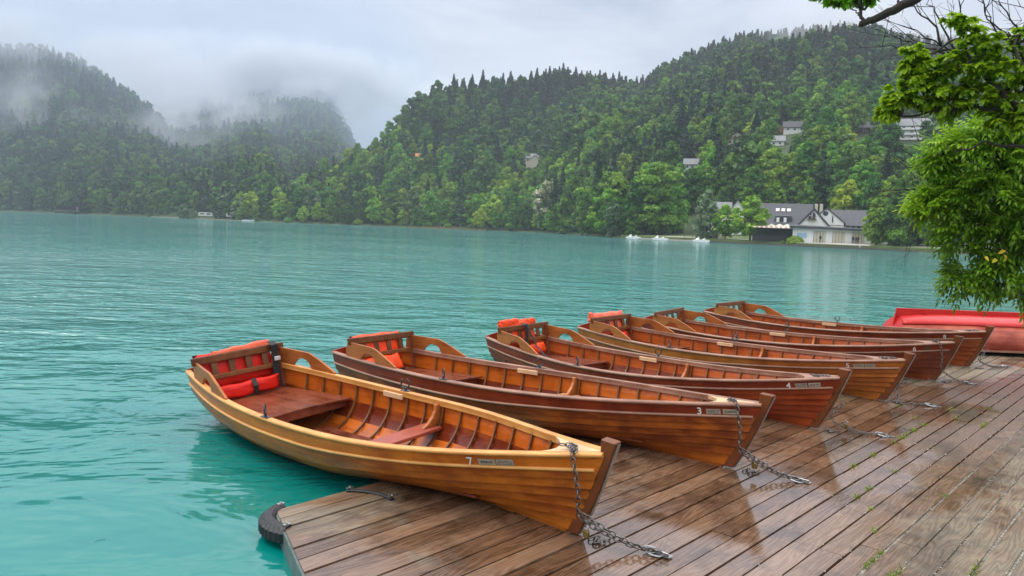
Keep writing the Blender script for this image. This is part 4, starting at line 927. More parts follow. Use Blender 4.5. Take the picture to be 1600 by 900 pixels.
# ------------------------------------------------------------------ rowing boats
def wood(name, ca, cb, rough=.38, coat=.28, dirt=.5, var=.5, drops=.3, sx=1.2, sy=16):
    m, t, b = newmat(name)
    tc = N(t, 'ShaderNodeTexCoord'); g = N(t, 'ShaderNodeNewGeometry')
    of = N(t, 'ShaderNodeMath', operation='MULTIPLY', ins={1: 37.0}); lk(t, g.outputs['Random Per Island'], of.inputs[0])
    oi = N(t, 'ShaderNodeObjectInfo'); of2 = N(t, 'ShaderNodeMath', operation='MULTIPLY_ADD', ins={1: 50.0}); lk(t, oi.outputs['Random'], of2.inputs[0]); lk(t, of.outputs[0], of2.inputs[2])
    mp = N(t, 'ShaderNodeMapping'); mp.inputs['Scale'].default_value = (sx, sy, sy); lk(t, tc.outputs['Object'], mp.inputs[0]); lk(t, of2.outputs[0], mp.inputs['Location'])
    nz = N(t, 'ShaderNodeTexNoise', ins={'Scale': 1.0, 'Detail': 8.0, 'Roughness': .62, 'Distortion': .6}); lk(t, mp.outputs[0], nz.inputs['Vector'])
    big = N(t, 'ShaderNodeTexNoise', ins={'Scale': 4.2, 'Detail': 4.0}); lk(t, tc.outputs['Object'], big.inputs['Vector'])
    s1 = N(t, 'ShaderNodeMath', operation='MULTIPLY_ADD', ins={1: var, 2: -.5 * var}); lk(t, g.outputs['Random Per Island'], s1.inputs[0])
    s2 = N(t, 'ShaderNodeMath', operation='ADD'); lk(t, s1.outputs[0], s2.inputs[0]); lk(t, nz.outputs[0], s2.inputs[1])
    s3 = N(t, 'ShaderNodeMath', operation='MULTIPLY_ADD', ins={1: 1.1, 2: -.55}); lk(t, big.outputs[0], s3.inputs[0])
    s4 = N(t, 'ShaderNodeMath', operation='ADD', use_clamp=True); lk(t, s2.outputs[0], s4.inputs[0]); lk(t, s3.outputs[0], s4.inputs[1])
    r = ramp(t, [(.22, ca), (.78, cb)]); lk(t, s4.outputs[0], r.inputs[0])
    # dirt: scuffs and dark spots in the varnish
    d1 = N(t, 'ShaderNodeMapping'); d1.inputs['Scale'].default_value = (9, 34, 34); lk(t, tc.outputs['Object'], d1.inputs[0]); lk(t, of2.outputs[0], d1.inputs['Location'])
    d2 = N(t, 'ShaderNodeTexNoise', ins={'Scale': 1.0, 'Detail': 6.0, 'Roughness': .72}); lk(t, d1.outputs[0], d2.inputs['Vector'])
    d3 = ramp(t, [(.60, (0, 0, 0)), (.70, (1, 1, 1))]); lk(t, d2.outputs[0], d3.inputs[0])
    d4 = N(t, 'ShaderNodeMath', operation='MULTIPLY', ins={1: dirt}); lk(t, d3.outputs[0], d4.inputs[0])
    mx = N(t, 'ShaderNodeMix', data_type='RGBA'); lk(t, d4.outputs[0], mx.inputs[0]); lk(t, r.outputs[0], mx.inputs[6]); mx.inputs[7].default_value = (.035, .016, .008, 1)
    lk(t, mx.outputs[2], b.inputs['Base Color'])
    rr = N(t, 'ShaderNodeMapRange', ins={1: .3, 2: .7, 3: max(.05, rough - .1), 4: rough + .14}); lk(t, big.outputs[0], rr.inputs[0]); lk(t, rr.outputs[0], b.inputs['Roughness'])
    b.inputs['Specular IOR Level'].default_value = .22; b.inputs['Coat Weight'].default_value = coat * .8; b.inputs['Coat Roughness'].default_value = .08
    v = N(t, 'ShaderNodeTexVoronoi', ins={'Scale': 70.0}); lk(t, tc.outputs['Object'], v.inputs['Vector'])
    vr = ramp(t, [(.0, (1, 1, 1)), (.32, (0, 0, 0))]); lk(t, v.outputs['Distance'], vr.inputs[0])
    hb = N(t, 'ShaderNodeMath', operation='MULTIPLY_ADD', ins={1: drops}); lk(t, vr.outputs[0], hb.inputs[0]); lk(t, nz.outputs[0], hb.inputs[2])
    bp = N(t, 'ShaderNodeBump', ins={'Strength': .35, 'Distance': .004}); lk(t, hb.outputs[0], bp.inputs['Height']); lk(t, bp.outputs[0], b.inputs['Normal'])
    lk(t, bp.outputs[0], b.inputs['Coat Normal'])
    return m
W = {}
W['honey'] = wood('honey_varnish', (.40, .080, .005), (.70, .205, .016), dirt=.75)
W['amber'] = wood('amber_varnish', (.27, .058, .004), (.60, .175, .012), dirt=.6, var=.7)
W['rail_pale'] = wood('pale_rail_wood', (.54, .23, .052), (.76, .39, .115), dirt=.45, coat=.3)
W['red'] = wood('red_brown_varnish', (.12, .012, .004), (.28, .040, .008), dirt=.35)
W['russet'] = wood('russet_varnish', (.16, .030, .004), (.50, .130, .012), dirt=.4, var=.8)
for k_, (a_, b_) in {'4': ((.20, .028, .006), (.40, .070, .012)), '5': ((.24, .062, .010), (.50, .155, .022)), '6': ((.12, .022, .007), (.28, .060, .013)), '8': ((.22, .040, .008), (.44, .100, .018))}.items():
    W['russet' + k_] = wood('russet_varnish_boat', a_, b_, dirt=.5, var=.7)
W['rail_brown'] = wood('weathered_rail_wood', (.22, .10, .065), (.42, .23, .15), dirt=.4, coat=.25)
W['inside'] = wood('orange_inner_varnish', (.14, .019, .004), (.50, .115, .010), dirt=.4, var=.8, rough=.28)
W['inside_red'] = wood('red_inner_varnish', (.15, .024, .007), (.46, .100, .018), dirt=.4, var=.8, rough=.28)
W['seat'] = wood('dark_seat_wood', (.10, .022, .010), (.22, .058, .026), dirt=.5, drops=1.2, rough=.25, sx=1, sy=12)
W['brown'] = wood('brown_bench_wood', (.085, .024, .006), (.20, .065, .014), dirt=.3, coat=.1)
W['thwart_red'] = wood('red_thwart_wood', (.20, .036, .018), (.34, .075, .04), dirt=.3, drops=1.2, sx=8, sy=3)
W['thwart_tan'] = wood('tan_thwart_wood', (.34, .13, .04), (.55, .25, .09), dirt=.3, sx=8, sy=3)
W['rib'] = wood('rib_wood', (.06, .020, .008), (.18, .07, .022), dirt=.4)
W['deck'] = wood('pale_bow_wood', (.50, .28, .13), (.74, .50, .28), dirt=.5, coat=.2)
W['post'] = wood('stem_wood', (.055, .015, .006), (.17, .050, .014), dirt=.5, sx=6, sy=6)
W['arm'] = wood('arm_board_wood', (.20, .060, .013), (.42, .135, .030), dirt=.4, coat=.15)
M_iron = plain('dark_iron', (.10, .10, .105), .32, metal=.9, var=.3, scale=40)
M_chain = plain('wet_chain_steel', (.19, .175, .16), .32, metal=.95, var=.4, scale=60)
M_plate = plain('worn_metal_plate', (.48, .44, .35), .5, metal=.4, var=.25, scale=50)
M_dplate = plain('dark_metal_plate', (.12, .075, .035), .5, metal=.3, var=.25, scale=50)
M_paintwhite = plain('white_number_paint', (.85, .85, .83), .5, var=.05, scale=40)
M_engrave = plain('engraved_dark', (.03, .028, .025), .6)
M_brass = plain('old_brass', (.22, .15, .05), .4, metal=.8, var=.3, scale=50)
def nylon(name, c):
    return plain(name, c, .5, coat=.05, var=.22, scale=9, bump=.6)
M_vest = nylon('orange_nylon', (.88, .065, .006)); M_vest_red = nylon('red_orange_nylon', (.66, .014, .005)); M_vest_pale = nylon('faded_orange_nylon', (.80, .13, .06))
for m_v in (M_vest, M_vest_red, M_vest_pale): m_v.node_tree.nodes['Principled BSDF'].inputs['Specular IOR Level'].default_value = .25
M_strap = plain('black_webbing', (.012, .012, .014), .6, var=.2, scale=40)

TT = np.array([0, .2, .45, .7, .88, 1.0]); RK = .26
def spline(T, Y, t):
    n = len(T); h = np.diff(T); A = np.zeros((n, n)); r = np.zeros(n); A[0, 0] = A[-1, -1] = 1
    for i in range(1, n - 1):
        A[i, i - 1] = h[i - 1]; A[i, i] = 2 * (h[i - 1] + h[i]); A[i, i + 1] = h[i]; r[i] = 6 * ((Y[i + 1] - Y[i]) / h[i] - (Y[i] - Y[i - 1]) / h[i - 1])
    M = np.linalg.solve(A, r); i = int(np.clip(np.searchsorted(T, t) - 1, 0, n - 2)); a = T[i + 1] - t; b = t - T[i]; hh = h[i]
    return (M[i] * a ** 3 + M[i + 1] * b ** 3) / (6 * hh) + (Y[i] / hh - M[i] * hh / 6) * a + (Y[i + 1] / hh - M[i + 1] * hh / 6) * b
BOATS = {
 '7': [0.4582, 4.6600, -0.8139, 0.0397, 4.8492, 0.3814, 0.5457, 0.5967, 0.4809, 0.2207, 0.5432, 0.4196, 0.5451, 0.0859],
 '3': [1.8384, 6.1403, -0.8845, 0.0388, 4.8873, 0.4346, 0.5236, 0.5808, 0.4650, 0.2222, 0.5400, 0.4502, 0.5320, 0.0058],
 '4': [3.0761, 7.5400, -0.7548, 0.0465, 4.7668, 0.4025, 0.5281, 0.6049, 0.4631, 0.2362, 0.5530, 0.3691, 0.5181, 0.0303],
 '5': [4.4517, 8.9943, -0.7450, 0.0465, 4.7697, 0.4134, 0.5264, 0.5871, 0.4735, 0.2367, 0.5428, 0.3907, 0.4836, 0.0267],
 '6': [5.8196, 10.4119, -0.8392, 0.0416, 4.7020, 0.3883, 0.5366, 0.5904, 0.4804, 0.2440, 0.5407, 0.3897, 0.5247, 0.0322],
 '8': [7.0193, 11.6684, -0.7133, 0.0366, 4.7841, 0.4094, 0.5298, 0.5930, 0.4725, 0.2357, 0.5385, 0.4178, 0.5440, 0.0164]}
LOOK = {
 '7': dict(sheer='honey', lower='amber', rail='rail_pale', rail2='rail_pale', inside='inside', thwart='thwart_red', arm='arm', tnum=.822, tpl=(.846, .872), order='RL', stem='post', label='pale honey coloured wooden rowing boat numbered 7, nearest the camera'),
 '3': dict(sheer='red', lower='russet', rail='rail_brown', rail2='rail_brown', inside='inside', thwart='thwart_tan', arm='arm', tnum=.908, tpl=(.930, .956), order='LR', stem='post', label='red brown wooden rowing boat numbered 3, second from the camera'),
 '4': dict(sheer='red', lower='russet4', rail='rail_brown', rail2='rail_brown', inside='inside_red', thwart='thwart_tan', arm='arm', tnum=.908, tpl=(.932, .957), order='LR', stem='post', label='red brown wooden rowing boat numbered 4 with a bright orange vest on its backrest'),
 '5': dict(sheer='russet5', lower='russet5', rail='rail_brown', rail2='rail_brown', inside='inside_red', thwart='thwart_tan', arm='arm', tnum=.879, tpl=(.903, .928), order='RL', stem='post', label='russet wooden rowing boat numbered 5 between the boats numbered 4 and 6'),
 '6': dict(sheer='red', lower='russet6', rail='rail_brown', rail2='rail_brown', inside='inside_red', thwart='thwart_tan', arm='arm', tnum=.905, tpl=(.936,), order='D', stem='post', label='dark red wooden rowing boat numbered 6, behind the boat numbered 5'),
 '8': dict(sheer='red', lower='russet8', rail='rail_brown', rail2='rail_brown', inside='inside_red', thwart='thwart_tan', arm='arm', tnum=.894, tpl=None, order='', stem='post', label='red brown wooden rowing boat numbered 8, farthest of the row beside the red hull')}

def text_mesh(s, size, mat, parent, M, name, ext=.0008):
    cu = bpy.data.curves.new(name, 'FONT'); cu.body = s; cu.size = size; cu.extrude = ext; cu.align_x = 'CENTER'; cu.align_y = 'CENTER'; cu.resolution_u = 3; cu.offset = .012 * size
    o = bpy.data.objects.new(name, cu); COL.objects.link(o); dg = bpy.context.evaluated_depsgraph_get(); me = bpy.data.meshes.new_from_object(o.evaluated_get(dg)); bpy.data.objects.remove(o)
    me.transform(M); me.materials.clear(); me.materials.append(mat); o = bpy.data.objects.new(name, me); COL.objects.link(o); o.parent = parent; return o

class Boat:
    def __init__(s, key):
        s.key = key; p = BOATS[key]; s.p = p; s.lk = LOOK[key]; s.L = p[4]
        s.B = [p[5], p[6], p[7], p[8], p[9], .03]
        fx, fy, yaw, pit = p[:4]; rol = p[13]
        fwd = Vector((-math.sin(yaw), -math.cos(yaw), 0)); lef = Vector((-fwd.y, fwd.x, 0)); up = Vector((0, 0, 1))
        def w(v):
            x, y, z = v; y, z = y * math.cos(rol) - z * math.sin(rol), y * math.sin(rol) + z * math.cos(rol)
            x, z = x * math.cos(pit) - z * math.sin(pit), x * math.sin(pit) + z * math.cos(pit)
            return fwd * x + lef * y + up * z
        ex, ey, ez = w((1, 0, 0)), w((0, 1, 0)), w((0, 0, 1))
        s.M = Matrix(((ex.x, ey.x, ez.x, fx), (ex.y, ey.y, ez.y, fy), (ex.z, ey.z, ez.z, .012), (0, 0, 0, 1)))
        s.root = empty('rowing_boat', (0, 0, 0), 0, s.lk['label'], 'rowing boat', 'wooden rowing boats in a row on the dock'); s.root.matrix_world = s.M
    def b(s, t): return float(spline(TT, s.B, t))
    def zs(s, t): p = s.p; return p[10] * (1 - t) * (1 - 2 * t) + p[11] * 4 * t * (1 - t) + p[12] * t * (2 * t - 1)
    def zk(s, t): return float(np.interp(t, [0, .1, .2, .35, .5, .62, .7, .85, .95, 1], [.13, .06, .02, -.01, .0, .055, .05, .028, .012, 0]))
    def x0(s, t): return -(s.L - RK) + s.L * t
    def pt(s, t, q, side, off=0.0):
        """hull point: q 0 keel .. 1 gunwale"""
        w_ = min(1, max(0, (t - .5) / .5)); w_ = w_ * w_ * (3 - 2 * w_)
        Ym = math.sin(q * math.pi / 2) ** .70; Zm = 1 - math.cos(q * math.pi / 2)
        Yb = q ** .82; Zb = q
        Y = Ym * (1 - w_) + Yb * w_; Z = Zm * (1 - w_) + Zb * w_
        z = s.zk(t) + (s.zs(t) - s.zk(t)) * Z
        k = max(0, (t - .72) / .28); x = s.x0(t) - RK * (1 - Z) * k ** 2.2
        k0 = max(0, (.12 - t) / .12); x += .10 * (1 - Z) * k0
        bb = s.b(t) * Y
        # outward offset along the section normal
        e = .02; q1 = min(1, q + e); q0 = max(0, q - e)
        def yz(qq):
            a = math.sin(qq * math.pi / 2) ** .70 * (1 - w_) + qq ** .82 * w_; c = (1 - math.cos(qq * math.pi / 2)) * (1 - w_) + qq * w_
            return s.b(t) * a, (s.zs(t) - s.zk(t)) * c
        ya, za = yz(q0); yb, zb = yz(q1); dy, dz = yb - ya, zb - za; l = math.hypot(dy, dz) or 1
        return (x, side * (bb + off * dz / l), z - off * dy / l)
    def build(s):
        lk_, root = s.lk, s.root; nt__ = 40; ts = [i / nt__ for i in range(nt__ + 1)]
        Q = [.02, .19, .34, .47, .60, .72, .835, 1.0]
        def strake(mb, q0, q1, lap=.018, th=.011, top=0.002):
            for side in (-1, 1):
                rings = []
                for t in ts:
                    nq = 4; o_ = [s.pt(t, q0 + (q1 - q0) * i / nq, side, lap * (1 - i / nq) + top) for i in range(nq + 1)]
                    i_ = [s.pt(t, q0 + (q1 - q0) * i / nq, side, lap * (1 - i / nq) + top - th) for i in range(nq, -1, -1)]
                    rings.append(o_ + i_)
                n = len(rings[0]); vs = [p for r in rings for p in r]; fo = []; fi = []
                for i in range(len(rings) - 1):
                    for j in range(n):
                        k = (j + 1) % n; f = (i * n + j, i * n + k, (i + 1) * n + k, (i + 1) * n + j)
                        (fi if 5 <= j < 9 else fo).append(f)
                fo.append(tuple(range(n))); fo.append(tuple((len(rings) - 1) * n + j for j in range(n)))
                o = len(mb.v); mb.v += vs; mb.f += [tuple(o + i for i in f) for f in fo]; mb.m += [0] * len(fo); mb.f += [tuple(o + i for i in f) for f in fi]; mb.m += [1] * len(fi)
        mb = MB()
        for a, c in zip(Q[:-2], Q[1:-1]): strake(mb, a, c + .012)
        h = mb.build('planking', [W[lk_['lower']], W[lk_['inside']]], root); smooth_by_angle(h, 30)
        mb = MB(); strake(mb, Q[-2], 1.0, .004, .012)
        h = mb.build('sheer_strake', [W[lk_['sheer']], W[lk_['inside']]], root); smooth_by_angle(h, 30)
        # rails
        def sweep(mb, q, prof, t0=0.0, t1=1.0, n=44, dz=0):
            for side in (-1, 1):
                rings = []
                for i in range(n + 1):
                    t = t0 + (t1 - t0) * i / n; P = s.pt(t, q, side)
                    rings.append([(P[0], P[1] + side * a, P[2] + c + dz) for a, c in prof])
                mb.loft(rings)
        mb = MB(); sweep(mb, 1, [(-.034, .0), (.012, .0), (.020, .003), (.024, .013), (.020, .022), (.012, .027), (-.026, .029), (-.034, .024)])
        g = mb.build('gunwale', W[lk_['rail']], root); smooth_by_angle(g, 50)
        mb = MB(); sweep(mb, 1, [(-.034, -.022), (-.016, -.022), (-.016, -.001), (-.034, -.001)], .04, .9); mb.build('inwale', W[lk_['rail']], root)
        mb = MB(); sweep(mb, .835, [(.0, -.012), (.015, -.011), (.022, -.004), (.022, .005), (.015, .011), (.0, .012)], 0, .995)
        g = mb.build('rub_rail', W[lk_['rail2']], root); smooth_by_angle(g, 50)
        # stem post with steel band, keel
        zb_ = s.zs(1)
        fx_ = lambda z: RK * z / zb_ + .012 * math.sin(math.pi * min(1, z / zb_))
        prof = [(-.06, .0), (.030, .0), (fx_(.15) + .040, .15), (fx_(.33) + .046, .33), (RK + .048, zb_), (RK + .090, zb_ + .098), (RK - .020, zb_ + .108), (RK - .034, zb_ - .02), (fx_(.28) - .04, .28)]
        mb = MB(); mb.prism(prof, lambda a, c: (a, -.030, c), lambda a, c: (a, .030, c)); mb.build('stem_post', W[lk_['stem']], root, bevel=.006)
        mb = MB(); fr = [(.031, .0), (fx_(.15) + .041, .15), (fx_(.33) + .047, .33), (RK + .049, zb_), (RK + .088, zb_ + .085)]
        for a, c in zip(fr[:-1], fr[1:]):
            mb.hexa([(a[0], -.014, a[1]), (a[0] + .006, -.014, a[1]), (a[0] + .006, .014, a[1]), (a[0], .014, a[1]), (c[0], -.014, c[1]), (c[0] + .006, -.014, c[1]), (c[0] + .006, .014, c[1]), (c[0], .014, c[1])])
        mb.build('stem_band', M_steel, root)
        mb = MB(); rings = []
        for t in ts[:-1]:
            P = s.pt(t, 0.0, 1); rings.append([(P[0], -.02, P[2] - .022), (P[0], .02, P[2] - .022), (P[0], .02, P[2] + .02), (P[0], -.02, P[2] + .02)])
        mb.loft(rings); mb.build('keel', W[lk_['lower']], root)
        # transom
        mb = MB(); qs = [0, .15, .3, .45, .6, .75, .88, 1.0]; ring = []
        P = [s.pt(0, q, 1, -.002) for q in qs]
        top = [(P[-1][0] - .01, s.b(0) * f, s.zs(0) + .035 + .035 * (1 - f * f)) for f in (1.0, .7, .35, 0)]
        half = P + top; poly = [(x, y, z) for x, y, z in half] + [(x, -y, z) for x, y, z in half[-2::-1]]
        a = [(x - .012, y, z) for x, y, z in poly[:-1]]; c = [(x + .02, y, z) for x, y, z in poly[:-1]]; n = len(a)
        mb.add(a + c, [tuple(range(n)), tuple(range(2 * n - 1, n - 1, -1))] + [(i, n + i, n + (i + 1) % n, (i + 1) % n) for i in range(n)]); mb.build('transom', W['red'] if s.key != '7' else W['seat'], root)
        # ribs
        for i in range(15):
            t = .155 + i * .0515
            mb = MB(); hw = .009 / s.L
            for side in (-1, 1):
                rings = []
                for k in range(15):
                    q = .02 + .975 * k / 14
                    A = s.pt(t - hw, q, side, -.009); B_ = s.pt(t + hw, q, side, -.009); C_ = s.pt(t + hw, q, side, -.028); D_ = s.pt(t - hw, q, side, -.028)
                    rings.append([A, B_, C_, D_])
                mb.loft(rings)
            mb.build('rib', W['rib'], root)
        # floorboards
        mb = MB()
        for k in range(5):
            y0 = -.26 + k * .106; rings = []
            for i in range(13):
                t = .30 + .5 * i / 12; z = s.zk(t) + .075; w_ = min(1, s.b(t) / .5)
                rings.append([(s.x0(t), y0 * w_, z), (s.x0(t), (y0 + .095) * w_, z), (s.x0(t), (y0 + .095) * w_, z + .014), (s.x0(t), y0 * w_, z + .014)])
            mb.loft(rings)
        mb.build('floorboards', W['seat'], root)
        # stern sheets: backrest, side boards, bench
        tb = .085; xb = s.x0(tb); zg = s.zs(tb); wb = s.b(tb) + .005; zseat = s.zs(.2) - .165; lean = .20
        def bk(y, z, dx=0): return (xb - (z - zseat) * lean + dx, y, z)
        def slab(mb, y0, y1, z0, z1, th=.024):
            mb.hexa([bk(y0, z0), bk(y0, z0, th), bk(y1, z0, th), bk(y1, z0), bk(y0, z1), bk(y0, z1, th), bk(y1, z1, th), bk(y1, z1)])
        zt = zg + .235
        mb = MB(); slab(mb, -wb - .02, wb + .02, zt - .075, zt, .028); mb.build('top_rail', W['brown'], root, bevel=.012, seg=2)
        mb = MB(); slab(mb, -wb + .055, wb - .055, zg - .0, zg + .045, .026); mb.build('mid_rail', W['brown'], root, bevel=.005)
        for y in (-wb + .02, wb - .065):
            mb = MB(); slab(mb, y, y + .06, zseat, zt - .078, .026); mb.build('backrest_post', W['seat'], root, bevel=.004)
        for k in range(4):
            yc = -wb + .20 + k * (2 * wb - .40) / 3; mb = MB(); slab(mb, yc - .032, yc + .032, zg + .048, zt - .078, .014); mb.build('slat', W['rib'], root)
        for side in (-1, 1):
            mb = MB(); n = 26; t0, t1 = tb - .028, tb + .155; H_ = .158; cols = []
            for i in range(n + 1):
                u = i / n; t = t0 + (t1 - t0) * u; P = s.pt(t, 1, side)
                top = H_ if u < .56 else H_ - (H_ - .012) * (((u - .56) / .44) ** 1.2)
                top = min(top, H_ * math.sqrt(min(1, (u + .012) / .05)))
                hb = ht = None; hc, hr = .47, .135
                if abs(u - hc) < hr: ht = .010 + .078 * math.sqrt(1 - ((u - hc) / hr) ** 2); ht = min(ht, top - .03)
                cols.append((P, top, ht))
            for (P, ta, ha), (P2, tb_, hb_) in zip(cols[:-1], cols[1:]):
                def blk(za, za2, zb1, zb2):
                    yi = lambda P_: P_[1] - side * .020; yo = lambda P_: P_[1] + side * .004; g_ = .029
                    mb.hexa([(P[0], yi(P), P[2] + g_ + za), (P2[0], yi(P2), P2[2] + g_ + za2), (P2[0], yo(P2), P2[2] + g_ + za2), (P[0], yo(P), P[2] + g_ + za),
                             (P[0], yi(P), P[2] + g_ + zb1), (P2[0], yi(P2), P2[2] + g_ + zb2), (P2[0], yo(P2), P2[2] + g_ + zb2), (P[0], yo(P), P[2] + g_ + zb1)])
                h1 = ha if ha is not None else 0; h2 = hb_ if hb_ is not None else 0
                if ha is None and hb_ is None: blk(0, 0, ta, tb_)
                else: blk(h1, h2, ta, tb_)
            o = mb.build('arm_board', W[lk_['arm']], root)
            bm = bmesh.new(); bm.from_mesh(o.data); bmesh.ops.remove_doubles(bm, verts=bm.verts, dist=.0004)
            # drop the inner walls shared by neighbouring columns
            seen = {}
            for f in list(bm.faces):
                k = tuple(sorted(v.index for v in f.verts)); seen.setdefault(k, []).append(f)
            dead = [f for fs_ in seen.values() if len(fs_) > 1 for f in fs_]; bmesh.ops.delete(bm, geom=dead, context='FACES_ONLY')
            bmesh.ops.recalc_face_normals(bm, faces=bm.faces); bm.to_mesh(o.data); bm.free()
        # bench
        mb = MB(); n = 12
        def inner(t, z): # inner half width at height z
            q = 1.0
            for k in range(40):
                q = 1 - k * .02; P = s.pt(t, q, 1, -.03)
                if P[2] < z: break
            return P[1]
        for k in range(9):
            f0, f1 = -1 + 2 * k / 9, -1 + 2 * (k + 1) / 9 - .006
            def fx2(f): return .302 - .012 * math.cos(f * 1.5)
            rows_ = []
            for f in (f0, f1):
                col = []
                for i in range(7):
                    t = tb - .06 + (fx2(f) - tb + .06) * i / 6; col.append((s.x0(t), f * inner(t, zseat), zseat))
                rows_.append(col)
            top_ = [[(x, y, z) for x, y, z in c] for c in rows_]; bot = [[(x, y, z - .018) for x, y, z in c] for c in rows_]
            rings = [[bot[0][i], bot[1][i], top_[1][i], top_[0][i]] for i in range(7)]; mb.loft(rings)
        mb.build('stern_seat', W['seat'], root, bevel=.002)
        mb = MB(); t = .286; n = 10; rings = []
        for i in range(n + 1):
            f = -1 + 2 * i / n; w_ = inner(t, zseat - .05); x = s.x0(t) 
            rings.append([(x, f * w_, zseat - .085), (x + .018, f * w_, zseat - .085), (x + .018, f * w_, zseat - .019), (x, f * w_, zseat - .019)])
        mb.loft(rings); mb.build('seat_apron', W['seat'], root)
        # thwart and knees
        tt = .553; zt_ = s.zs(tt) - .175; mb = MB(); w0 = inner(tt, zt_); hx = .105
        mb.hexa([(s.x0(tt) - hx, -w0, zt_ - .028), (s.x0(tt) + hx, -w0, zt_ - .028), (s.x0(tt) + hx, w0, zt_ - .028), (s.x0(tt) - hx, w0, zt_ - .028), (s.x0(tt) - hx, -w0, zt_), (s.x0(tt) + hx, -w0, zt_), (s.x0(tt) + hx, w0, zt_), (s.x0(tt) - hx, w0, zt_)])
        mb.build('thwart', W[lk_['thwart']], root, bevel=.004)
        for side in (-1, 1):
            mb = MB(); xk = s.x0(tt) + .02; wi = s.b(tt) - .032; top = s.zs(tt) - .002
            pr = [(wi, zt_ + .002), (wi, top), (wi - .045, top), (wi - .055, top - .05), (wi - .085, top - .095), (wi - .135, zt_ + .035), (wi - .20, zt_ + .002)]
            mb.prism(pr, lambda a, c: (xk - .018, side * a, c), lambda a, c: (xk + .018, side * a, c)); mb.build('knee', W['arm'], root, bevel=.005)
        # oar pads under the gunwale
        for side in (-1, 1):
            mb = MB(); ta, tb2 = .40, .455; A = s.pt(ta, 1, side); B_ = s.pt(tb2, 1, side)
            mb.hexa([(A[0], A[1] - side * .036, A[2] - .045), (B_[0], B_[1] - side * .036, B_[2] - .045), (B_[0], B_[1] - side * .058, B_[2] - .045), (A[0], A[1] - side * .058, A[2] - .045),
                     (A[0], A[1] - side * .036, A[2] + .002), (B_[0], B_[1] - side * .036, B_[2] + .002), (B_[0], B_[1] - side * .058, B_[2] + .002), (A[0], A[1] - side * .058, A[2] + .002)]); mb.build('oar_pad', W['deck'], root, bevel=.003)
        # rowlocks: base plate, shank and an open ring
        for side in (-1, 1):
            tr = .392 if side < 0 else .455; P = Vector(s.pt(tr, 1, side)); P.y -= side * .004; P.z += .029
            mb = MB(); mb.box((P.x - .05, P.y - .022, P.z), (P.x + .05, P.y + .022, P.z + .005)); mb.tube([(P.x, P.y, P.z), (P.x, P.y, P.z + .03)], .012, 8)
            rl = mb.build('rowlock', M_iron, root, bevel=.001)
            mb = MB(); a0 = .35; m_ = 18; r_ = .038; c_ = P.z + .03 + r_
            yaw_ = .6 * side
            mb.tube([(P.x + r_ * math.cos(a) * math.cos(yaw_), P.y + r_ * math.cos(a) * math.sin(yaw_), c_ + r_ * 1.15 * math.sin(a)) for a in [math.pi / 2 + a0 + (2 * math.pi - 2 * a0) * i / m_ for i in range(m_ + 1)]], [.0045 + .0035 * math.sin(math.pi * i / m_) for i in range(m_ + 1)], 7); o = mb.build('horn', M_iron, rl, smooth=True)
        # breasthook deck
        mb = MB(); ta = .885; n = 10; rows_ = []
        for i in range(n + 1):
            t = ta + (.998 - ta) * i / n; w_ = s.b(t) - .030; P = s.pt(t, 1, 1); rows_.append((P[0], max(.004, w_), P[2]))
        top_ = []; 
        for k in range(9):
            f = -1 + 2 * k / 8; col = []
            for i, (x, w_, z) in enumerate(rows_):
                xx = x + (.16 * (1 - f * f) * (1 - i / n)); col.append((xx, f * w_ * (1 - (0 if i else 0)), z + .024))
            top_.append(col)
        vs = [p for c in top_ for p in c]; vb = [(x, y, z - .03) for x, y, z in vs]; m_ = n + 1; K = len(vs)
        fs = []
        for k in range(8):
            for i in range(n): a = k * m_ + i; fs.append((a, a + 1, a + m_ + 1, a + m_)); fs.append((K + a, K + a + m_, K + a + m_ + 1, K + a + 1))
            a = k * m_; fs.append((a, a + m_, K + a + m_, K + a)); a += n; fs.append((a, K + a, K + a + m_, a + m_))
        for i in range(n): fs.append((i, K + i, K + i + 1, i + 1)); a = 8 * m_ + i; fs.append((a, a + 1, K + a + 1, K + a))
        mb.add(vs + vb, fs); mb.build('bow_deck', W['deck'] if s.key in '73' else W['rail_brown'], root)
        mb = MB(); X = s.x0(.945); Z = s.zs(.945) + .025
        mb.tube([(X + .028 * math.cos(a), .028 * math.sin(a), Z + .008) for a in [k * math.pi / 7 for k in range(14)]], .006, 6, closed=True); mb.tube([(X + .03, 0, Z - .02), (X + .03, 0, Z + .016)], .009, 7); mb.build('ring_bolt', M_iron, root)
        # nails along the laps
        mb = MB()
        for a in Q[2:-1]:
            for side in (-1,):
                for i in range(26):
                    t = .1 + i * .034; P = s.pt(t, a + .006, side, .0135); r_ = .0028
                    mb.add([(P[0] - r_, P[1], P[2]), (P[0], P[1], P[2] + r_), (P[0] + r_, P[1], P[2]), (P[0], P[1], P[2] - r_), (P[0], P[1] + side * .0022, P[2])], [(0, 1, 4), (1, 2, 4), (2, 3, 4), (3, 0, 4)])
        mb.build('nail_heads', plain('copper_nails', (.55, .42, .30), .4, metal=.7), root)
        # number and plates on the near side
        def onhull(t, q, off):
            P = Vector(s.pt(t, q, -1, off)); A = Vector(s.pt(t + .004, q, -1, off)); B_ = Vector(s.pt(t, q + .02, -1, off)); ex = (A - P).normalized(); n_ = ex.cross((B_ - P)).normalized()
            ey = n_.cross(ex).normalized(); return Matrix(((ex.x, ey.x, n_.x, P.x), (ex.y, ey.y, n_.y, P.y), (ex.z, ey.z, n_.z, P.z), (0, 0, 0, 1)))
        text_mesh(s.key, .088, M_paintwhite, root, onhull(lk_['tnum'], .915, .0125), 'number')
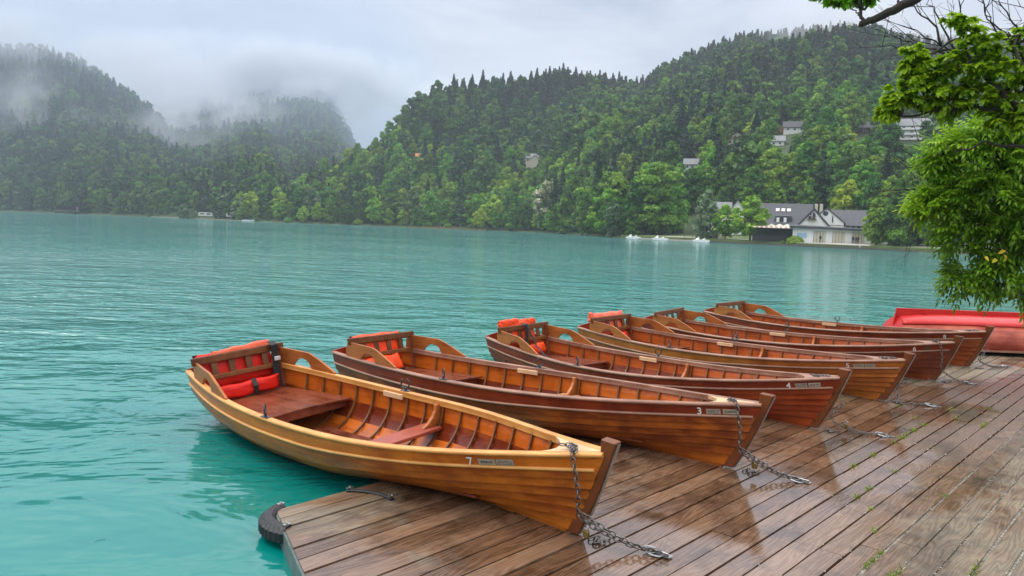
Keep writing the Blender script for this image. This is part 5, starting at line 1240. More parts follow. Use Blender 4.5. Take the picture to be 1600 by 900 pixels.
        if lk_['tpl']:
            for i, tp in enumerate(lk_['tpl']):
                kind = lk_['order'][i if len(lk_['order']) > 1 else 0]
                M_ = onhull(tp, .915, .012); hw, hh = .056, .021
                if s.key == '7': hw, hh = .060, .022
                if kind == 'D' : hw = .05
                mb = MB(); mb.box((-hw, -hh, -.004), (hw, hh, .001)); me_v = [tuple(M_ @ Vector(v)) for v in mb.v]; mb.v = me_v
                pl_ = mb.build('name_plate' if kind == 'R' else 'data_plate', M_dplate if kind == 'D' else M_plate, root)
                if kind == 'R': text_mesh('RDB-0' + s.key, max(.026, .0), M_engrave, pl_, M_ @ Matrix.Translation((0, 0, .0012)), 'lettering')
                elif kind == 'L':
                    mb = MB(); q_ = random.Random(3)
                    for r_i in range(3):
                        x = -hw + .012
                        while x < hw - .014:
                            w_ = q_.uniform(.003, .007); y = hh * (.55 - r_i * .55); mb.add([tuple(M_ @ Vector(v)) for v in ((x, y - .0035, .0016), (x + w_, y - .0035, .0016), (x + w_, y + .0035, .0016), (x, y + .0035, .0016))], [(0, 1, 2, 3)]); x += w_ + q_.uniform(.003, .006)
                    mb.build('worn_lettering', M_engrave, pl_)
        return s
    def W3(s, t, q=1.0, side=-1, off=0, dz=0): P = s.pt(t, q, side, off); return s.M @ Vector((P[0], P[1], P[2] + dz))
boats = {k: Boat(k).build() for k in '734568'}

# ------------------------------------------------------------------ chains and padlocks
def link_mesh(mb, c, d, up, L_=.050, w_=.028, r_=.0048):
    d = d.normalized(); v = up - d * up.dot(d); v.normalize(); pts = []
    for k in range(10):
        a = 2 * math.pi * k / 10; x = math.cos(a) * w_ / 2; y = math.sin(a) * w_ / 2; y += (L_ - w_) / 2 * (1 if y > 1e-6 else (-1 if y < -1e-6 else 0))
        pts.append(c + d * y + v * x)
    mb.tube(pts, r_, 5, closed=True)
def chain(paths, key, label):
    mb = MB(); q = random.Random(ord(key))
    for path in paths:
        P = [Vector(p) for p in path]; # catmull-rom
        dense = []
        for i in range(len(P) - 1):
            p0 = P[max(0, i - 1)]; p1 = P[i]; p2 = P[i + 1]; p3 = P[min(len(P) - 1, i + 2)]
            for k in range(16):
                t = k / 16; dense.append(.5 * ((2 * p1) + (p2 - p0) * t + (2 * p0 - 5 * p1 + 4 * p2 - p3) * t * t + (3 * p1 - p0 - 3 * p2 + p3) * t ** 3))
        dense.append(P[-1]); acc = 0; nxt = 0; i = 0; pitch = .040; flip = 0
        for a, b_ in zip(dense[:-1], dense[1:]):
            seg = (b_ - a).length
            while acc + seg > nxt:
                c = a + (b_ - a) * ((nxt - acc) / max(1e-9, seg)); d = (b_ - a).normalized(); up = Vector((0, 0, 1)) if abs(d.z) < .8 else Vector((1, .3, 0))
                v = up - d * up.dot(d); v.normalize(); u = d.cross(v); ang = (math.pi / 4 + flip * math.pi / 2) + q.uniform(-.35, .35); flip ^= 1
                link_mesh(mb, c, d, v * math.cos(ang) + u * math.sin(ang)); nxt += pitch
            acc += seg
    o = mb.build('mooring_chain', M_chain, smooth=True); return tag(o, label or 'x', 'chain', 'mooring chains of the rowing boats')
names_ = {'7': 'steel chain from the bow of boat 7 with doubled links on the dock', '3': 'steel chain from the bow of boat 3 to a bright metal plate', '4': 'steel chain hanging behind the stem of boat 4 to its dock ring', '5': 'chain lying flat on the wet dock from the stem of boat 5', '6': 'chain falling from the bow of boat 6 to a large dock ring', '8': 'chain from the stem of boat 8 to a white ring, farthest chain'}
for k, B_ in boats.items():
    Rg = Vector(tuple(ringpos[k])); Rg.z = .02
    side = -1
    a = B_.M @ Vector((B_.x0(.945), -.01, B_.zs(.945) + .04)); e = B_.M @ Vector((B_.x0(.965), -(B_.b(.965) + .035), B_.zs(.965) + .034)); 
    foot = B_.M @ Vector((.13, -.10, .16)); mid1 = B_.M @ Vector((B_.x0(.985) - .06, -(B_.b(.97) + .045), B_.zs(1) * .62))
    deckp = foot.lerp(Rg, .55); deckp.z = .05 if k in '73' else .035
    j = Vector((.012, -.02, 0))
    coil = []
    if k in '736':
        paths = [[a + Vector((0, .03, 0)), (a + e) / 2 + Vector((0, 0, .008)), e, mid1, foot, deckp, Rg]]
        if k in '73': paths.append([foot + Vector((.01, 0, .02)), deckp + j + Vector((0, 0, .012)), Rg + Vector((-.03, -.02, .008))])
        if k == '7': paths.append([a + Vector((-.05, .02, .0)), a + Vector((.02, -.02, .01)), e + Vector((.02, .01, .006))])
    else:
        f2 = B_.M @ Vector((RK * .75 + .06, .02, B_.zs(1) * .50)); f3 = B_.M @ Vector((.18, -.03, .12)); d2 = f3.lerp(Rg, .45); d2.z = .03
        if k == '5': d1 = f3.copy(); d1.z = .016; d1 += Vector((.02, -.03, 0)); d2.z = .014; f3 = B_.M @ Vector((.16, .0, .16)); paths = [[f2, f3, d1, d2, Rg]]
        else: paths = [[f2, f3, d2, Rg]]
        c0 = B_.M @ Vector((B_.x0(.95), .0, B_.zs(.95) + .036)); coil.append([c0 + Vector((-.04, .03, 0)), c0, c0 + Vector((.05, -.03, .008)), c0 + Vector((.11, -.04, 0)), c0 + Vector((.06, .0, .012))])
    lo = [(B_.M @ Vector((.12 + .02 * i_, .05 * math.sin(i_ * 1.9), .0))) for i_ in range(5)]
    for v in lo: v.z = .008
    coil.append(lo)
    co_ = chain(paths, k, names_[k])
    for cp in coil:
        c2 = chain([cp], k, ''); c2.name = 'coiled_end'; c2.parent = co_; del c2['label'], c2['category'], c2['group']
def padlock(P, rz, label):
    r = empty('padlock', P, rz, label, 'padlock'); mb = MB(); mb.box((-.024, -.009, -.045), (.024, .009, 0)); mb.build('body', M_brass, r, bevel=.004)
    mb = MB(); mb.tube([(-.016, 0, -.004), (-.016, 0, .018)] + [(.016 * math.cos(a), 0, .018 + .016 * math.sin(a)) for a in [math.pi - i * math.pi / 8 for i in range(9)]] + [(.016, 0, .018), (.016, 0, -.004)], .0038, 6); mb.build('shackle', M_steel, r, smooth=True)
for k, f, lb in (('7', .06, 'small brass padlock hanging on the chain at the foot of boat 7'), ('3', .22, 'dark brass padlock hanging below the chain of boat 3'), ('4', .25, 'small dark padlock hanging on the chain behind boat 4')):
    B_ = boats[k]; foot = B_.M @ Vector((.13, -.10, .16)) if k != '4' else B_.M @ Vector((.18, -.03, .12)); Rg = Vector(tuple(ringpos[k])); P = foot.lerp(Rg, f); P.z = .105 if k == '3' else .095
    padlock(P, 2.2, lb)

# ------------------------------------------------------------------ life vests
def cushion(w_, h_, th, mat, name, parent, M_, seed=1, nx=16, nz=12):
    """a soft quilted slab: local x width, z height, y thickness"""
    q = np.random.default_rng(seed); ph = q.uniform(0, 6, 6); vs = []; fs = []
    for s_ in (-1, 1):
        for i in range(nx + 1):
            for j in range(nz + 1):
                u = 2 * i / nx - 1; v = 2 * j / nz - 1; e = max(0, (1 - abs(u) ** 3.5)) ** .5 * max(0, (1 - abs(v) ** 3.5)) ** .5
                wr = .10 * math.sin(u * 9 + ph[0] + v * 2) * math.sin(v * 5 + ph[1]) + .07 * math.sin(u * 17 + v * 11 + ph[2]) + .06 * math.sin(v * 23 + u * 5 + ph[3])
                d = th / 2 * e * (1 + wr); vs.append((u * w_ / 2 + .004 * math.sin(v * 9 + ph[4]), s_ * d, v * h_ / 2 + .006 * math.sin(u * 8 + ph[5])))
    n1 = (nx + 1) * (nz + 1)
    for s_ in (0, 1):
        for i in range(nx):
            for j in range(nz):
                a = s_ * n1 + i * (nz + 1) + j; fs.append((a, a + nz + 1, a + nz + 2, a + 1) if s_ else (a, a + 1, a + nz + 2, a + nz + 1))
    mb = MB(); mb.add([tuple(M_ @ Vector(v)) for v in vs], fs); me = mb.mesh(name); me.materials.append(mat)
    bm = bmesh.new(); bm.from_mesh(me); bmesh.ops.remove_doubles(bm, verts=bm.verts, dist=.0005); bmesh.ops.recalc_face_normals(bm, faces=bm.faces); bm.to_mesh(me); bm.free()
    me.polygons.foreach_set('use_smooth', [True] * len(me.polygons)); o = bpy.data.objects.new(name, me); COL.objects.link(o); o.parent = parent; return o
def webbing(pts, w_, name, parent, wd=Vector((0, 1, 0))):
    mb = MB(); rings = []
    for i, p in enumerate(pts):
        p = Vector(p); a = Vector(pts[max(0, i - 1)]); b_ = Vector(pts[min(len(pts) - 1, i + 1)]); d = (b_ - a).normalized(); s_ = (wd - d * wd.dot(d)).normalized(); n_ = d.cross(s_)
        rings.append([tuple(p + s_ * w_ / 2 - n_ * .0015), tuple(p + s_ * w_ / 2 + n_ * .0015), tuple(p - s_ * w_ / 2 + n_ * .0015), tuple(p - s_ * w_ / 2 - n_ * .0015)])
    mb.loft(rings); return mb.build(name, M_strap, parent)
def vest(key, label, mat, spec):
    B_ = boats[key]; tb = .085; xb = B_.x0(tb); zg = B_.zs(tb); zseat = B_.zs(.2) - .165; wb = B_.b(tb); lean = .20
    r = empty('life_vest', (0, 0, 0), 0, label, 'life vest', 'orange life vests in the boats'); r.matrix_world = B_.M @ Matrix.Translation((xb, 0, zseat)); inv = Matrix.Translation((-xb, 0, -zseat))
    RZ = Matrix.Rotation(R(90), 4, 'Z')      # cushion width -> boat y
    def at_(x, y, z, rx=0.0, ry=0.0, rz=0.0): return Matrix.Translation((x, y, z)) @ Matrix.Rotation(ry, 4, 'Y') @ Matrix.Rotation(rz, 4, 'Z') @ Matrix.Rotation(rx, 4, 'X') @ RZ
    zt = zg + .235; hb_ = zt - zseat
    for nm, x, y, z, w_, h_, th, rx, ry, mt in spec(zseat, zg, zt, wb):
        cushion(w_, h_, th, mt, nm, r, at_(x, y, z - zseat, rx, ry), seed=int(ord(key) + z * 100))
    return r, B_, zseat, zg, zt, wb
def sp7(zs_, zg, zt, wb):
    return [('back_panel', -.115, -.03, zg + .075, .80, .36, .07, .03, -.20, M_vest_red), ('seat_roll', .075, -.06, zs_ + .078, .78, .14, .09, .02, -.1, M_vest_red),
            ('top_fold', -.115, .05, zt - .015, .62, .10, .05, .05, -.2, M_vest_pale)]
r, B_, zs_, zg, zt, wb = vest('7', 'red orange life vest strapped behind and under the backrest of boat 7', M_vest_red, sp7)
webbing([(-.06, .34, zt - zs_ + .03), (.0, .35, zt - zs_ - .0), (-.01, .35, zt - zs_ - .10), (.01, .35, .16), (.03, .35, .01)], .075, 'strap', r)
webbing([(.10, .04, .165), (.142, .04, .10), (.13, .05, .02)], .05, 'belt', r)
mb = MB(); mb.box((-.012, -.03, -.02), (.012, .03, .02)); o = mb.build('buckle', plain('grey_buckle', (.55, .56, .56), .4), r, bevel=.004); o.location = (.022, .36, zt - zs_ - .14)
def sp3(zs_, zg, zt, wb):
    return [('back_panel', -.105, -.05, zg + .085, .74, .33, .10, .0, -.20, M_vest), ('front_fold', .075, -.10, zs_ + .105, .56, .20, .09, .05, -.55, M_vest)]
r, B_, zs_, zg, zt, wb = vest('3', 'bright orange life vest pushed through the slats of boat 3', M_vest, sp3)
webbing([(.10, -.38, .03), (.15, -.10, .015), (.13, .18, .03)], .035, 'black_hem', r, Vector((0, 0, 1)))
def sp4(zs_, zg, zt, wb):
    return [('back_panel', -.125, -.08, zg + .13, .66, .34, .11, .0, -.20, M_vest), ('collar_pad', -.15, -.20, zt + .03, .36, .11, .10, .02, -.2, M_vest), ('collar_pad', -.15, .15, zt + .02, .30, .09, .09, .02, -.2, M_vest), ('lower_pad', .05, .12, zs_ + .12, .34, .14, .10, .1, -.3, M_vest)]
r, B_, zs_, zg, zt, wb = vest('4', 'glossy orange life vest hung over the backrest of boat 4', M_vest, sp4)
webbing([(-.08, -.03, zt - zs_ + .03), (.0, -.03, zt - zs_ + .005), (.0, -.02, zt - zs_ - .15), (.04, 0, .03)], .05, 'strap', r)
webbing([(-.03, .02, zt - zs_ + .012), (.12, .05, .18), (.34, -.0, .06), (.62, -.02, .008)], .028, 'loose_strap', r)
def sp5(zs_, zg, zt, wb):
    return [('back_panel', -.125, -.02, zg + .11, .80, .36, .10, .0, -.20, M_vest_pale), ('collar_pad', -.17, -.33, zt - .02, .20, .16, .08, -.3, -.2, M_vest_pale), ('lower_pad', .05, .12, zs_ + .10, .24, .16, .10, .1, -.3, M_vest_red)]
r, B_, zs_, zg, zt, wb = vest('5', 'faded pinkish orange life vest behind the slats of boat 5', M_vest_pale, sp5)
webbing([(-.14, .1, zt - zs_ - .0), (-.06, .12, zt - zs_ - .15), (-.05, .10, .10)], .04, 'strap', r)

# ------------------------------------------------------------------ red hull turned upside down at the end of the dock
def red_hull():
    base = ground(1393, 541, .10); P0 = np.array([base[0] + .20, base[1] + .0])
    r = empty('upturned_boat', (0, 0, 0), 0, 'red painted wooden boat lying upside down across the far dock end', 'boat')
    az = math.radians(1.5); ex = Vector((math.cos(az), -math.sin(az) * 1.0, 0)); ey = Vector((math.sin(az), math.cos(az), 0))
    r.matrix_world = Matrix(((ex.x, ey.x, 0, P0[0]), (ex.y, ey.y, 0, P0[1]), (0, 0, 1, .10), (0, 0, 0, 1)))
    L_ = 4.6; n = 40
    def hw(u): return .68 * (1 - .42 * (1 - min(1, u / .35)) ** 2) * (1 - max(0, (u - .6) / .4) ** 2.2 * .97)
    def ht(u): return .50 - .06 * (1 - min(1, u / .3)) ** 2
    def sec(u, m=16):
        pts = []; w_, h_ = hw(u), ht(u); x = u * L_ 
        for k in range(m + 1):
            a = math.pi * k / m; c = math.cos(a); s_ = math.sin(a)
            y = -w_ * (abs(c) ** .85) * (1 if c > 0 else -1); z = h_ * s_ ** .78
            pts.append((x - .0 + (.19 * (z / h_) if u < .5 else 0) * max(0, 1 - u / .12), y + .68, z))
        return pts
    S = [sec(i / n) for i in range(n + 1)]
    M_rw = wood('worn_red_hull', (.26, .035, .022), (.50, .13, .075), dirt=.35, var=.3, coat=.15, rough=.4, sx=.9, sy=14)
    M_rr = wood('red_boat_paint', (.50, .016, .016), (.60, .035, .028), dirt=.06, var=.1, coat=.25, rough=.35, drops=.1)
    def part(name, ks, mat, off=0):
        mb = MB(); vs = []; fs = []
        for sgn in (0, 1):
            o = len(vs); m = ks[1] - ks[0]
            for s_ in S:
                for k in range(ks[0], ks[1] + 1):
                    kk = k if sgn == 0 else 16 - k; vs.append(s_[kk])
            for i in range(n):
                for j in range(m): a = o + i * (m + 1) + j; fs.append((a, a + 1, a + m + 2, a + m + 1))
        mb.add(vs, fs); ob = mb.build(name, mat, r, smooth=True); so_ = ob.modifiers.new('thickness', 'SOLIDIFY'); so_.thickness = .02; so_.offset = -1; return ob
    part('side_planking', (0, 4), M_rw); part('bottom', (4, 8), M_rr)
    mb = MB(); s0 = [(x - .004, y, z) for x, y, z in S[0]]; s1 = [(x + .02, y * .98 + .0136, z * .98) for x, y, z in S[0]]; m = len(s0)
    mb.add(s0 + s1, [tuple(range(m)), tuple(range(2 * m - 1, m - 1, -1))] + [(i, m + i, m + (i + 1) % m, (i + 1) % m) for i in range(m)]); mb.build('transom', M_rr, r)
    # long keel fin: tall at the stern
    mb = MB(); rings = []
    for i in range(n + 1):
        u = i / n; x = u * L_ * .97 + .16; zt = .60 - .004 * u; zb2 = .30; rings.append([(x - .0 - (.05 if i == 0 else 0), .66, zb2), (x - (.05 if i == 0 else 0), .70, zb2), (x + (.0), .70, zt), (x, .66, zt)])
    mb.loft(rings); mb.build('keel_fin', M_rr, r, bevel=.004)
    mb = MB(); 
    for sg in (0, 16):
        mb.loft([[(s_[sg][0], s_[sg][1] - .03, -.03), (s_[sg][0], s_[sg][1] + .03, -.03), (s_[sg][0], s_[sg][1] + .03, .0), (s_[sg][0], s_[sg][1] - .03, .0)] for s_ in S])
    mb.build('gunwale', W['rail_brown'], r)
    for x in (.9, 3.2):
        t_ = MB(); t_.box((0, 0, -.031), (.09, 1.5, .037)); o = t_.build('support_beam', M_brown); o.matrix_world = r.matrix_world @ Matrix.Translation((x, -.04, -.068)); tag(o, 'rough wooden beam under the %s part of the upturned red boat' % ('left' if x < 2 else 'right'), 'beam')
red_hull()
# ------------------------------------------------------------------ trees of the near bank leaning over the water on the right
def V3(x, y, d):
    r = ray(x, y); r = r / math.hypot(r[0], r[1]); return Vector((r[0] * d, r[1] * d, HC + r[2] * d))
L_near = leaf_mat('near_bright_leaf', (.10, .25, .006), (.24, .47, .012), (.45, .72, .03), trans=.5, rough=.38)
L_near2 = leaf_mat('near_deep_leaf', (.06, .19, .012), (.16, .39, .018), (.36, .64, .04), trans=.5, rough=.42)
L_yellow = leaf_mat('yellow_leaf', (.5, .36, .02), (.6, .45, .03), (.7, .55, .05), trans=.3)
class Leaves:
    def __init__(s): s.v = []; s.f = []; s.t = []
    def leaf(s, p, d, n_, L_, w_, tone):
        """pointed leaf folded along its midrib, 8 faces"""
        d = d.normalized(); sd = d.cross(n_).normalized(); n_ = sd.cross(d).normalized(); o = len(s.v); dr = -.18 * L_
        st = [(.0, .06, 0), (.3, .85, .02), (.62, .9, .0), (1.0, .03, dr)]
        for a, w0, z in st:
            c = p + d * (a * L_) + n_ * z; s.v += [tuple(c - sd * (w_ * w0 / 2) + n_ * (w_ * .13 * w0)), tuple(c), tuple(c + sd * (w_ * w0 / 2) + n_ * (w_ * .13 * w0))]
        for i in range(3):
            a = o + i * 3; s.f += [(a, a + 1, a + 4, a + 3), (a + 1, a + 2, a + 5, a + 4)]; s.t += [tone, min(1, tone + .06)]
    def build(s, name, mat, parent):
        me = bpy.data.meshes.new(name); n = len(s.f); me.vertices.add(len(s.v)); me.vertices.foreach_set('co', np.array(s.v, np.float32).ravel())
        me.loops.add(4 * n); me.loops.foreach_set('vertex_index', np.array(s.f, np.int32).ravel()); me.polygons.add(n)
        me.polygons.foreach_set('loop_start', np.arange(0, 4 * n, 4, dtype=np.int32)); me.polygons.foreach_set('loop_total', np.full(n, 4, np.int32))
        a = me.attributes.new('v', 'FLOAT', 'FACE'); a.data.foreach_set('value', np.array(s.t, np.float32)); me.update(calc_edges=True); me.materials.append(mat)
        o = bpy.data.objects.new(name, me); COL.objects.link(o); o.parent = parent; return o
def wander(q, pts, n=6, amp=.05):
    out = []
    for a, b in zip(pts[:-1], pts[1:]):
        for i in range(n): out.append(a.lerp(b, i / n) + Vector((q.gauss(0, amp), q.gauss(0, amp), q.gauss(0, amp))) * (1 if (i or out) else 0))
    out.append(pts[-1]); return out
AMP = [1.0]
def limb(mb, q, pts, r0, r1, n=5, amp=.016):
    amp *= AMP[0]
    P = wander(q, pts, n, amp); m = len(P) - 1; mb.tube(P, [r0 + (r1 - r0) * (i / m) for i in range(m + 1)], 7); return P
def near_tree(name, label, base, trunk, limbs, clouds, mat, seed, leafL, twigs=(), compound=False, dens=1.0, yellow=()):
    q = random.Random(seed); root = empty(name, base, 0, label, 'tree'); inv = Vector(base)
    mb = MB(); T_ = [Vector(base) - Vector((0, 0, .4))] + [Vector(p) for p in trunk]; P = wander(q, T_, 4, .04); m = len(P) - 1
    mb.tube([p - inv for p in P], [.16 - .09 * i / m for i in range(m + 1)], 12); mb.build('trunk', M_bark, root, smooth=True)
    alllimb = []
    mb = MB()
    for (pts, r0, r1) in limbs:
        alllimb += limb(mb, q, [p - inv for p in pts], r0, r1)
    for (pts, r0, r1) in twigs:
        P_ = limb(mb, q, [p - inv for p in pts], r0, r1, 4, .012)
        for k in range(3, len(P_) - 1, 2):
            d = (P_[k + 1] - P_[k]).normalized(); dev = Vector((q.gauss(0, .7), q.gauss(0, .3), q.gauss(.15, .6))); e1 = P_[k] + (d + dev).normalized() * q.uniform(.18, .42); e2 = e1 + (d + dev * .5).normalized() * q.uniform(.12, .3)
            mb.tube([P_[k], e1, e2], [.0045, .003, .0014], 4)
            e3 = e1 + (d + Vector((q.gauss(0, .6), q.gauss(0, .3), q.gauss(0, .6)))).normalized() * q.uniform(.1, .25); mb.tube([e1, e3], [.0028, .0013], 4)
    Lf = Leaves(); Ly = Leaves()
    for (cx, cy, rpx, D, tone) in clouds:
        c = V3(cx, cy, D) - inv; rr = rpx / FPX * D
        near_ = min(alllimb, key=lambda p: (p - c).length)
        limb(mb, q, [near_, near_.lerp(c, .55) + Vector((0, 0, -.05)), c], .014, .005, 3, .02)
        nb = int(10 * dens * max(1, (rpx / 30)) ** 1.8)
        for k in range(nb):
            d = Vector((q.gauss(0, 1), q.gauss(0, 1), q.gauss(0, .8))).normalized(); e = c + Vector((d.x * rr, d.y * rr, d.z * rr * .9)) * q.uniform(.45, 1.12)
            mid = c.lerp(e, .5) + Vector((q.gauss(0, .04), q.gauss(0, .04), .03)); mb.tube([c, mid, e], [.005, .0035, .0018], 4)
            ns = 7
            for j in range(ns):
                f = .35 + .65 * j / (ns - 1); p = (c.lerp(mid, f * 2) if f < .5 else mid.lerp(e, f * 2 - 1)); sd = 1 if j % 2 else -1
                dirv = ((e - c).normalized() + Vector((q.gauss(0, .5), q.gauss(0, .5), q.gauss(-.1, .35)))).normalized()
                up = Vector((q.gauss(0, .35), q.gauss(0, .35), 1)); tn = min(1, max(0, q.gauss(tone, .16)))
                if compound:
                    Lr = leafL * 2.2; tip = dirv * Lr + Vector((0, 0, -.06)); side = dirv.cross(up).normalized()
                    for h_ in range(3):
                        pp = p + tip * (.25 + .28 * h_)
                        for s_ in (-1, 1): Lf.leaf(pp, dirv * .7 + side * s_ * .8 + Vector((0, 0, -.15)), up, leafL * q.uniform(.8, 1.1), leafL * .34, tn)
                    Lf.leaf(p + tip, dirv, up, leafL, leafL * .34, tn)
                else:
                    for s_ in (-1, 1, 0):
                        a_ = dirv + dirv.cross(up).normalized() * s_ * .9 + Vector((0, 0, q.uniform(-.3, .25)))
                        Lf.leaf(p, a_, up, leafL * q.uniform(.75, 1.2), leafL * .58, tn)
    for (cx, cy, D) in yellow:
        c = V3(cx, cy, D) - inv
        for _ in range(1): l1 = Leaves(); l1.leaf(c, Vector((q.gauss(0, 1), q.gauss(0, 1), -.6)), Vector((0, -1, .6)), leafL, leafL * .5, .5); l1.build('yellow_leaf', L_yellow, root)
    mb.build('branch', M_bark, root, smooth=True); Lf.build('foliage', mat, root)
    print(name, len(Lf.f)); return root
D1 = 9.2
g_ = lambda x, y, d=D1: V3(x, y, d)
near_tree('leaning_tree', 'bright green leafy tree reaching in from the top right edge', (9.4, 8.6, -.08), [(9.2, 8.7, 1.6), (8.6, 8.6, 2.9), tuple(g_(1760, 170, 9.8))],
    [([g_(1760, 170, 9.8), g_(1640, 176), g_(1590, 172), g_(1558, 140), g_(1520, 100), g_(1500, 60)], .055, .010),
     ([g_(1590, 172), g_(1540, 168), g_(1480, 172), g_(1420, 180), g_(1385, 178)], .022, .006),
     ([g_(1640, 176), g_(1600, 120), g_(1585, 70), g_(1575, 50)], .03, .008),
     ([g_(1700, 200, 9.4), g_(1620, 235), g_(1540, 225), g_(1490, 238)], .025, .006)],
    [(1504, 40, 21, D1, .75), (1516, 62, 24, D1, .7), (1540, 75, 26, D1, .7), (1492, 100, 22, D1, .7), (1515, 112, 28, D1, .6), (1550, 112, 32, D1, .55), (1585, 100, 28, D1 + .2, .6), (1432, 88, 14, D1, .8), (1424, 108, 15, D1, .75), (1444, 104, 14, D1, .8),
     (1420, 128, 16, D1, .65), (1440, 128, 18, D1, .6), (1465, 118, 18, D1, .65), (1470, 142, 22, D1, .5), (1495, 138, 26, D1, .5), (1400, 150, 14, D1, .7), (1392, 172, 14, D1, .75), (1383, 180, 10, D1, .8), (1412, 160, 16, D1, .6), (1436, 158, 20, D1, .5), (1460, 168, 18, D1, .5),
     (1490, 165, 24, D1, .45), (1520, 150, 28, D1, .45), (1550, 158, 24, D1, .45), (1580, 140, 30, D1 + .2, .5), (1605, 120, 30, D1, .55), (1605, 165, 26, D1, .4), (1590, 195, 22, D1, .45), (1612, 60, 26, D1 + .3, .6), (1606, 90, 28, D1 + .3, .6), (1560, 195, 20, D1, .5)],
    L_near, 3, .075, dens=1.15)
D2 = 11.5
h_ = lambda x, y, d=D2: V3(x, y, d)
near_tree('ash_tree', 'deep green tree with drooping feathery leaves over the red boat', (11.6, 10.4, -.08), [(11.3, 10.5, 1.5), (10.6, 10.6, 2.6), tuple(h_(1740, 250, 12.2))],
    [([h_(1740, 250, 12.2), h_(1660, 280), h_(1600, 290), h_(1540, 280), h_(1480, 262)], .045, .008),
     ([h_(1740, 250, 12.2), h_(1660, 330), h_(1590, 360), h_(1520, 350), h_(1462, 325)], .04, .007),
     ([h_(1720, 340, 12), h_(1650, 410), h_(1590, 430), h_(1550, 455), h_(1500, 445)], .04, .007),
     ([h_(1740, 250, 12.2), h_(1650, 230), h_(1580, 225), h_(1510, 235)], .03, .007)],
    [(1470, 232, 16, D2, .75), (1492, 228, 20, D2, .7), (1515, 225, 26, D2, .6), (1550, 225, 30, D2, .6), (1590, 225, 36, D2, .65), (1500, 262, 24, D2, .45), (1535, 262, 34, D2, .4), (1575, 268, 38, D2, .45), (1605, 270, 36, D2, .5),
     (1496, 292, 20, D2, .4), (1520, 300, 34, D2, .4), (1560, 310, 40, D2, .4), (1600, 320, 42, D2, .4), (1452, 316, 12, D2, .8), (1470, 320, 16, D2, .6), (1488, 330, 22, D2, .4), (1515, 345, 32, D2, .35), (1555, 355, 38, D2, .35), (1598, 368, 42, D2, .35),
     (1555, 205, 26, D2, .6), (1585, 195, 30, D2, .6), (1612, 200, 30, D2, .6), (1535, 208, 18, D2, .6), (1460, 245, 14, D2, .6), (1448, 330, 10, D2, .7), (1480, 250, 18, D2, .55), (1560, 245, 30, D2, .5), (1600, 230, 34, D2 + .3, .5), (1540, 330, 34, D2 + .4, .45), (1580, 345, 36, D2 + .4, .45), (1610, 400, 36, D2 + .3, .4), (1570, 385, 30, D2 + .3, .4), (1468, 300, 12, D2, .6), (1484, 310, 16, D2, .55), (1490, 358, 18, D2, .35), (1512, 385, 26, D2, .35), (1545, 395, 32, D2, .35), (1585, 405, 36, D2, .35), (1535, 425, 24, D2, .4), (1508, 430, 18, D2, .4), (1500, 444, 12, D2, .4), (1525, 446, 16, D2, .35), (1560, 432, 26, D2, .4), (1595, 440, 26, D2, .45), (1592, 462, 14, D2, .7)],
    L_near2, 5, .094, compound=True, dens=.72, yellow=[(1537, 402, 11.1), (1568, 398, 11.1), (1572, 392, 11.1), (1556, 405, 11.1)])
# bare branches
tw = []; q = random.Random(8); D3 = 10.2
k_ = lambda x, y, d=D3: V3(x, y, d)
for pts in ([(1640, 70), (1560, 60), (1500, 88), (1470, 70), (1440, 52), (1412, 40)], [(1500, 88), (1480, 60), (1460, 20), (1445, -10)], [(1490, 80), (1450, 78), (1410, 62), (1385, 56)], [(1640, 40), (1600, 48), (1570, 20), (1560, -10)], [(1600, 48), (1580, 60), (1545, 30), (1535, 0)],
            [(1640, 110), (1590, 70), (1560, 50), (1540, 20), (1548, -10)], [(1488, 82), (1440, 84), (1400, 74), (1372, 70)], [(1510, 60), (1500, 30), (1506, -10)], [(1470, 70), (1462, 40), (1432, 18), (1424, -8)], [(1640, 20), (1615, 30), (1590, 0)]):
    tw.append(([k_(*p) for p in pts], .016, .003))
lowt = []
for pts in ([(1680, 300), (1560, 292), (1500, 290), (1450, 280), (1420, 262), (1392, 242)], [(1450, 280), (1432, 262), (1440, 246)], [(1500, 290), (1470, 262), (1440, 252), (1430, 250)], [(1500, 292), (1460, 300), (1415, 296), (1380, 296)], [(1560, 300), (1500, 322), (1460, 330), (1410, 332), (1385, 330)], [(1460, 330), (1435, 345), (1418, 372)], [(1470, 262), (1446, 232), (1432, 215)], [(1500, 310), (1462, 312), (1440, 322)]):
    lowt.append(([V3(p[0], p[1], 11.8) for p in pts], .020, .003))
near_tree('bare_tree', 'tree of bare twiggy branches crossing the upper right corner', (10.6, 8.2, -.08), [(10.5, 8.4, 1.8), (9.8, 8.8, 3.4), tuple(k_(1700, 70, 10.8))], [([k_(1700, 70, 10.8), k_(1640, 70)], .04, .016), ([k_(1700, 70, 10.8), k_(1640, 40)], .03, .016), ([k_(1700, 70, 10.8), k_(1640, 110)], .03, .016)], [], L_near, 9, .07, twigs=tw)
near_tree('dead_tree', 'thin bare branches standing out left of the drooping green tree', (12.8, 11.0, -.08), [(12.6, 11.1, 1.4), (12.0, 11.0, 2.2), tuple(V3(1720, 300, 12.4))], [([V3(1720, 300, 12.4), V3(1680, 300, 11.8)], .05, .02)], [], L_near, 12, .07, twigs=lowt)
D4 = 6.2
m_ = lambda x, y: V3(x, y, D4)
AMP[0] = .25
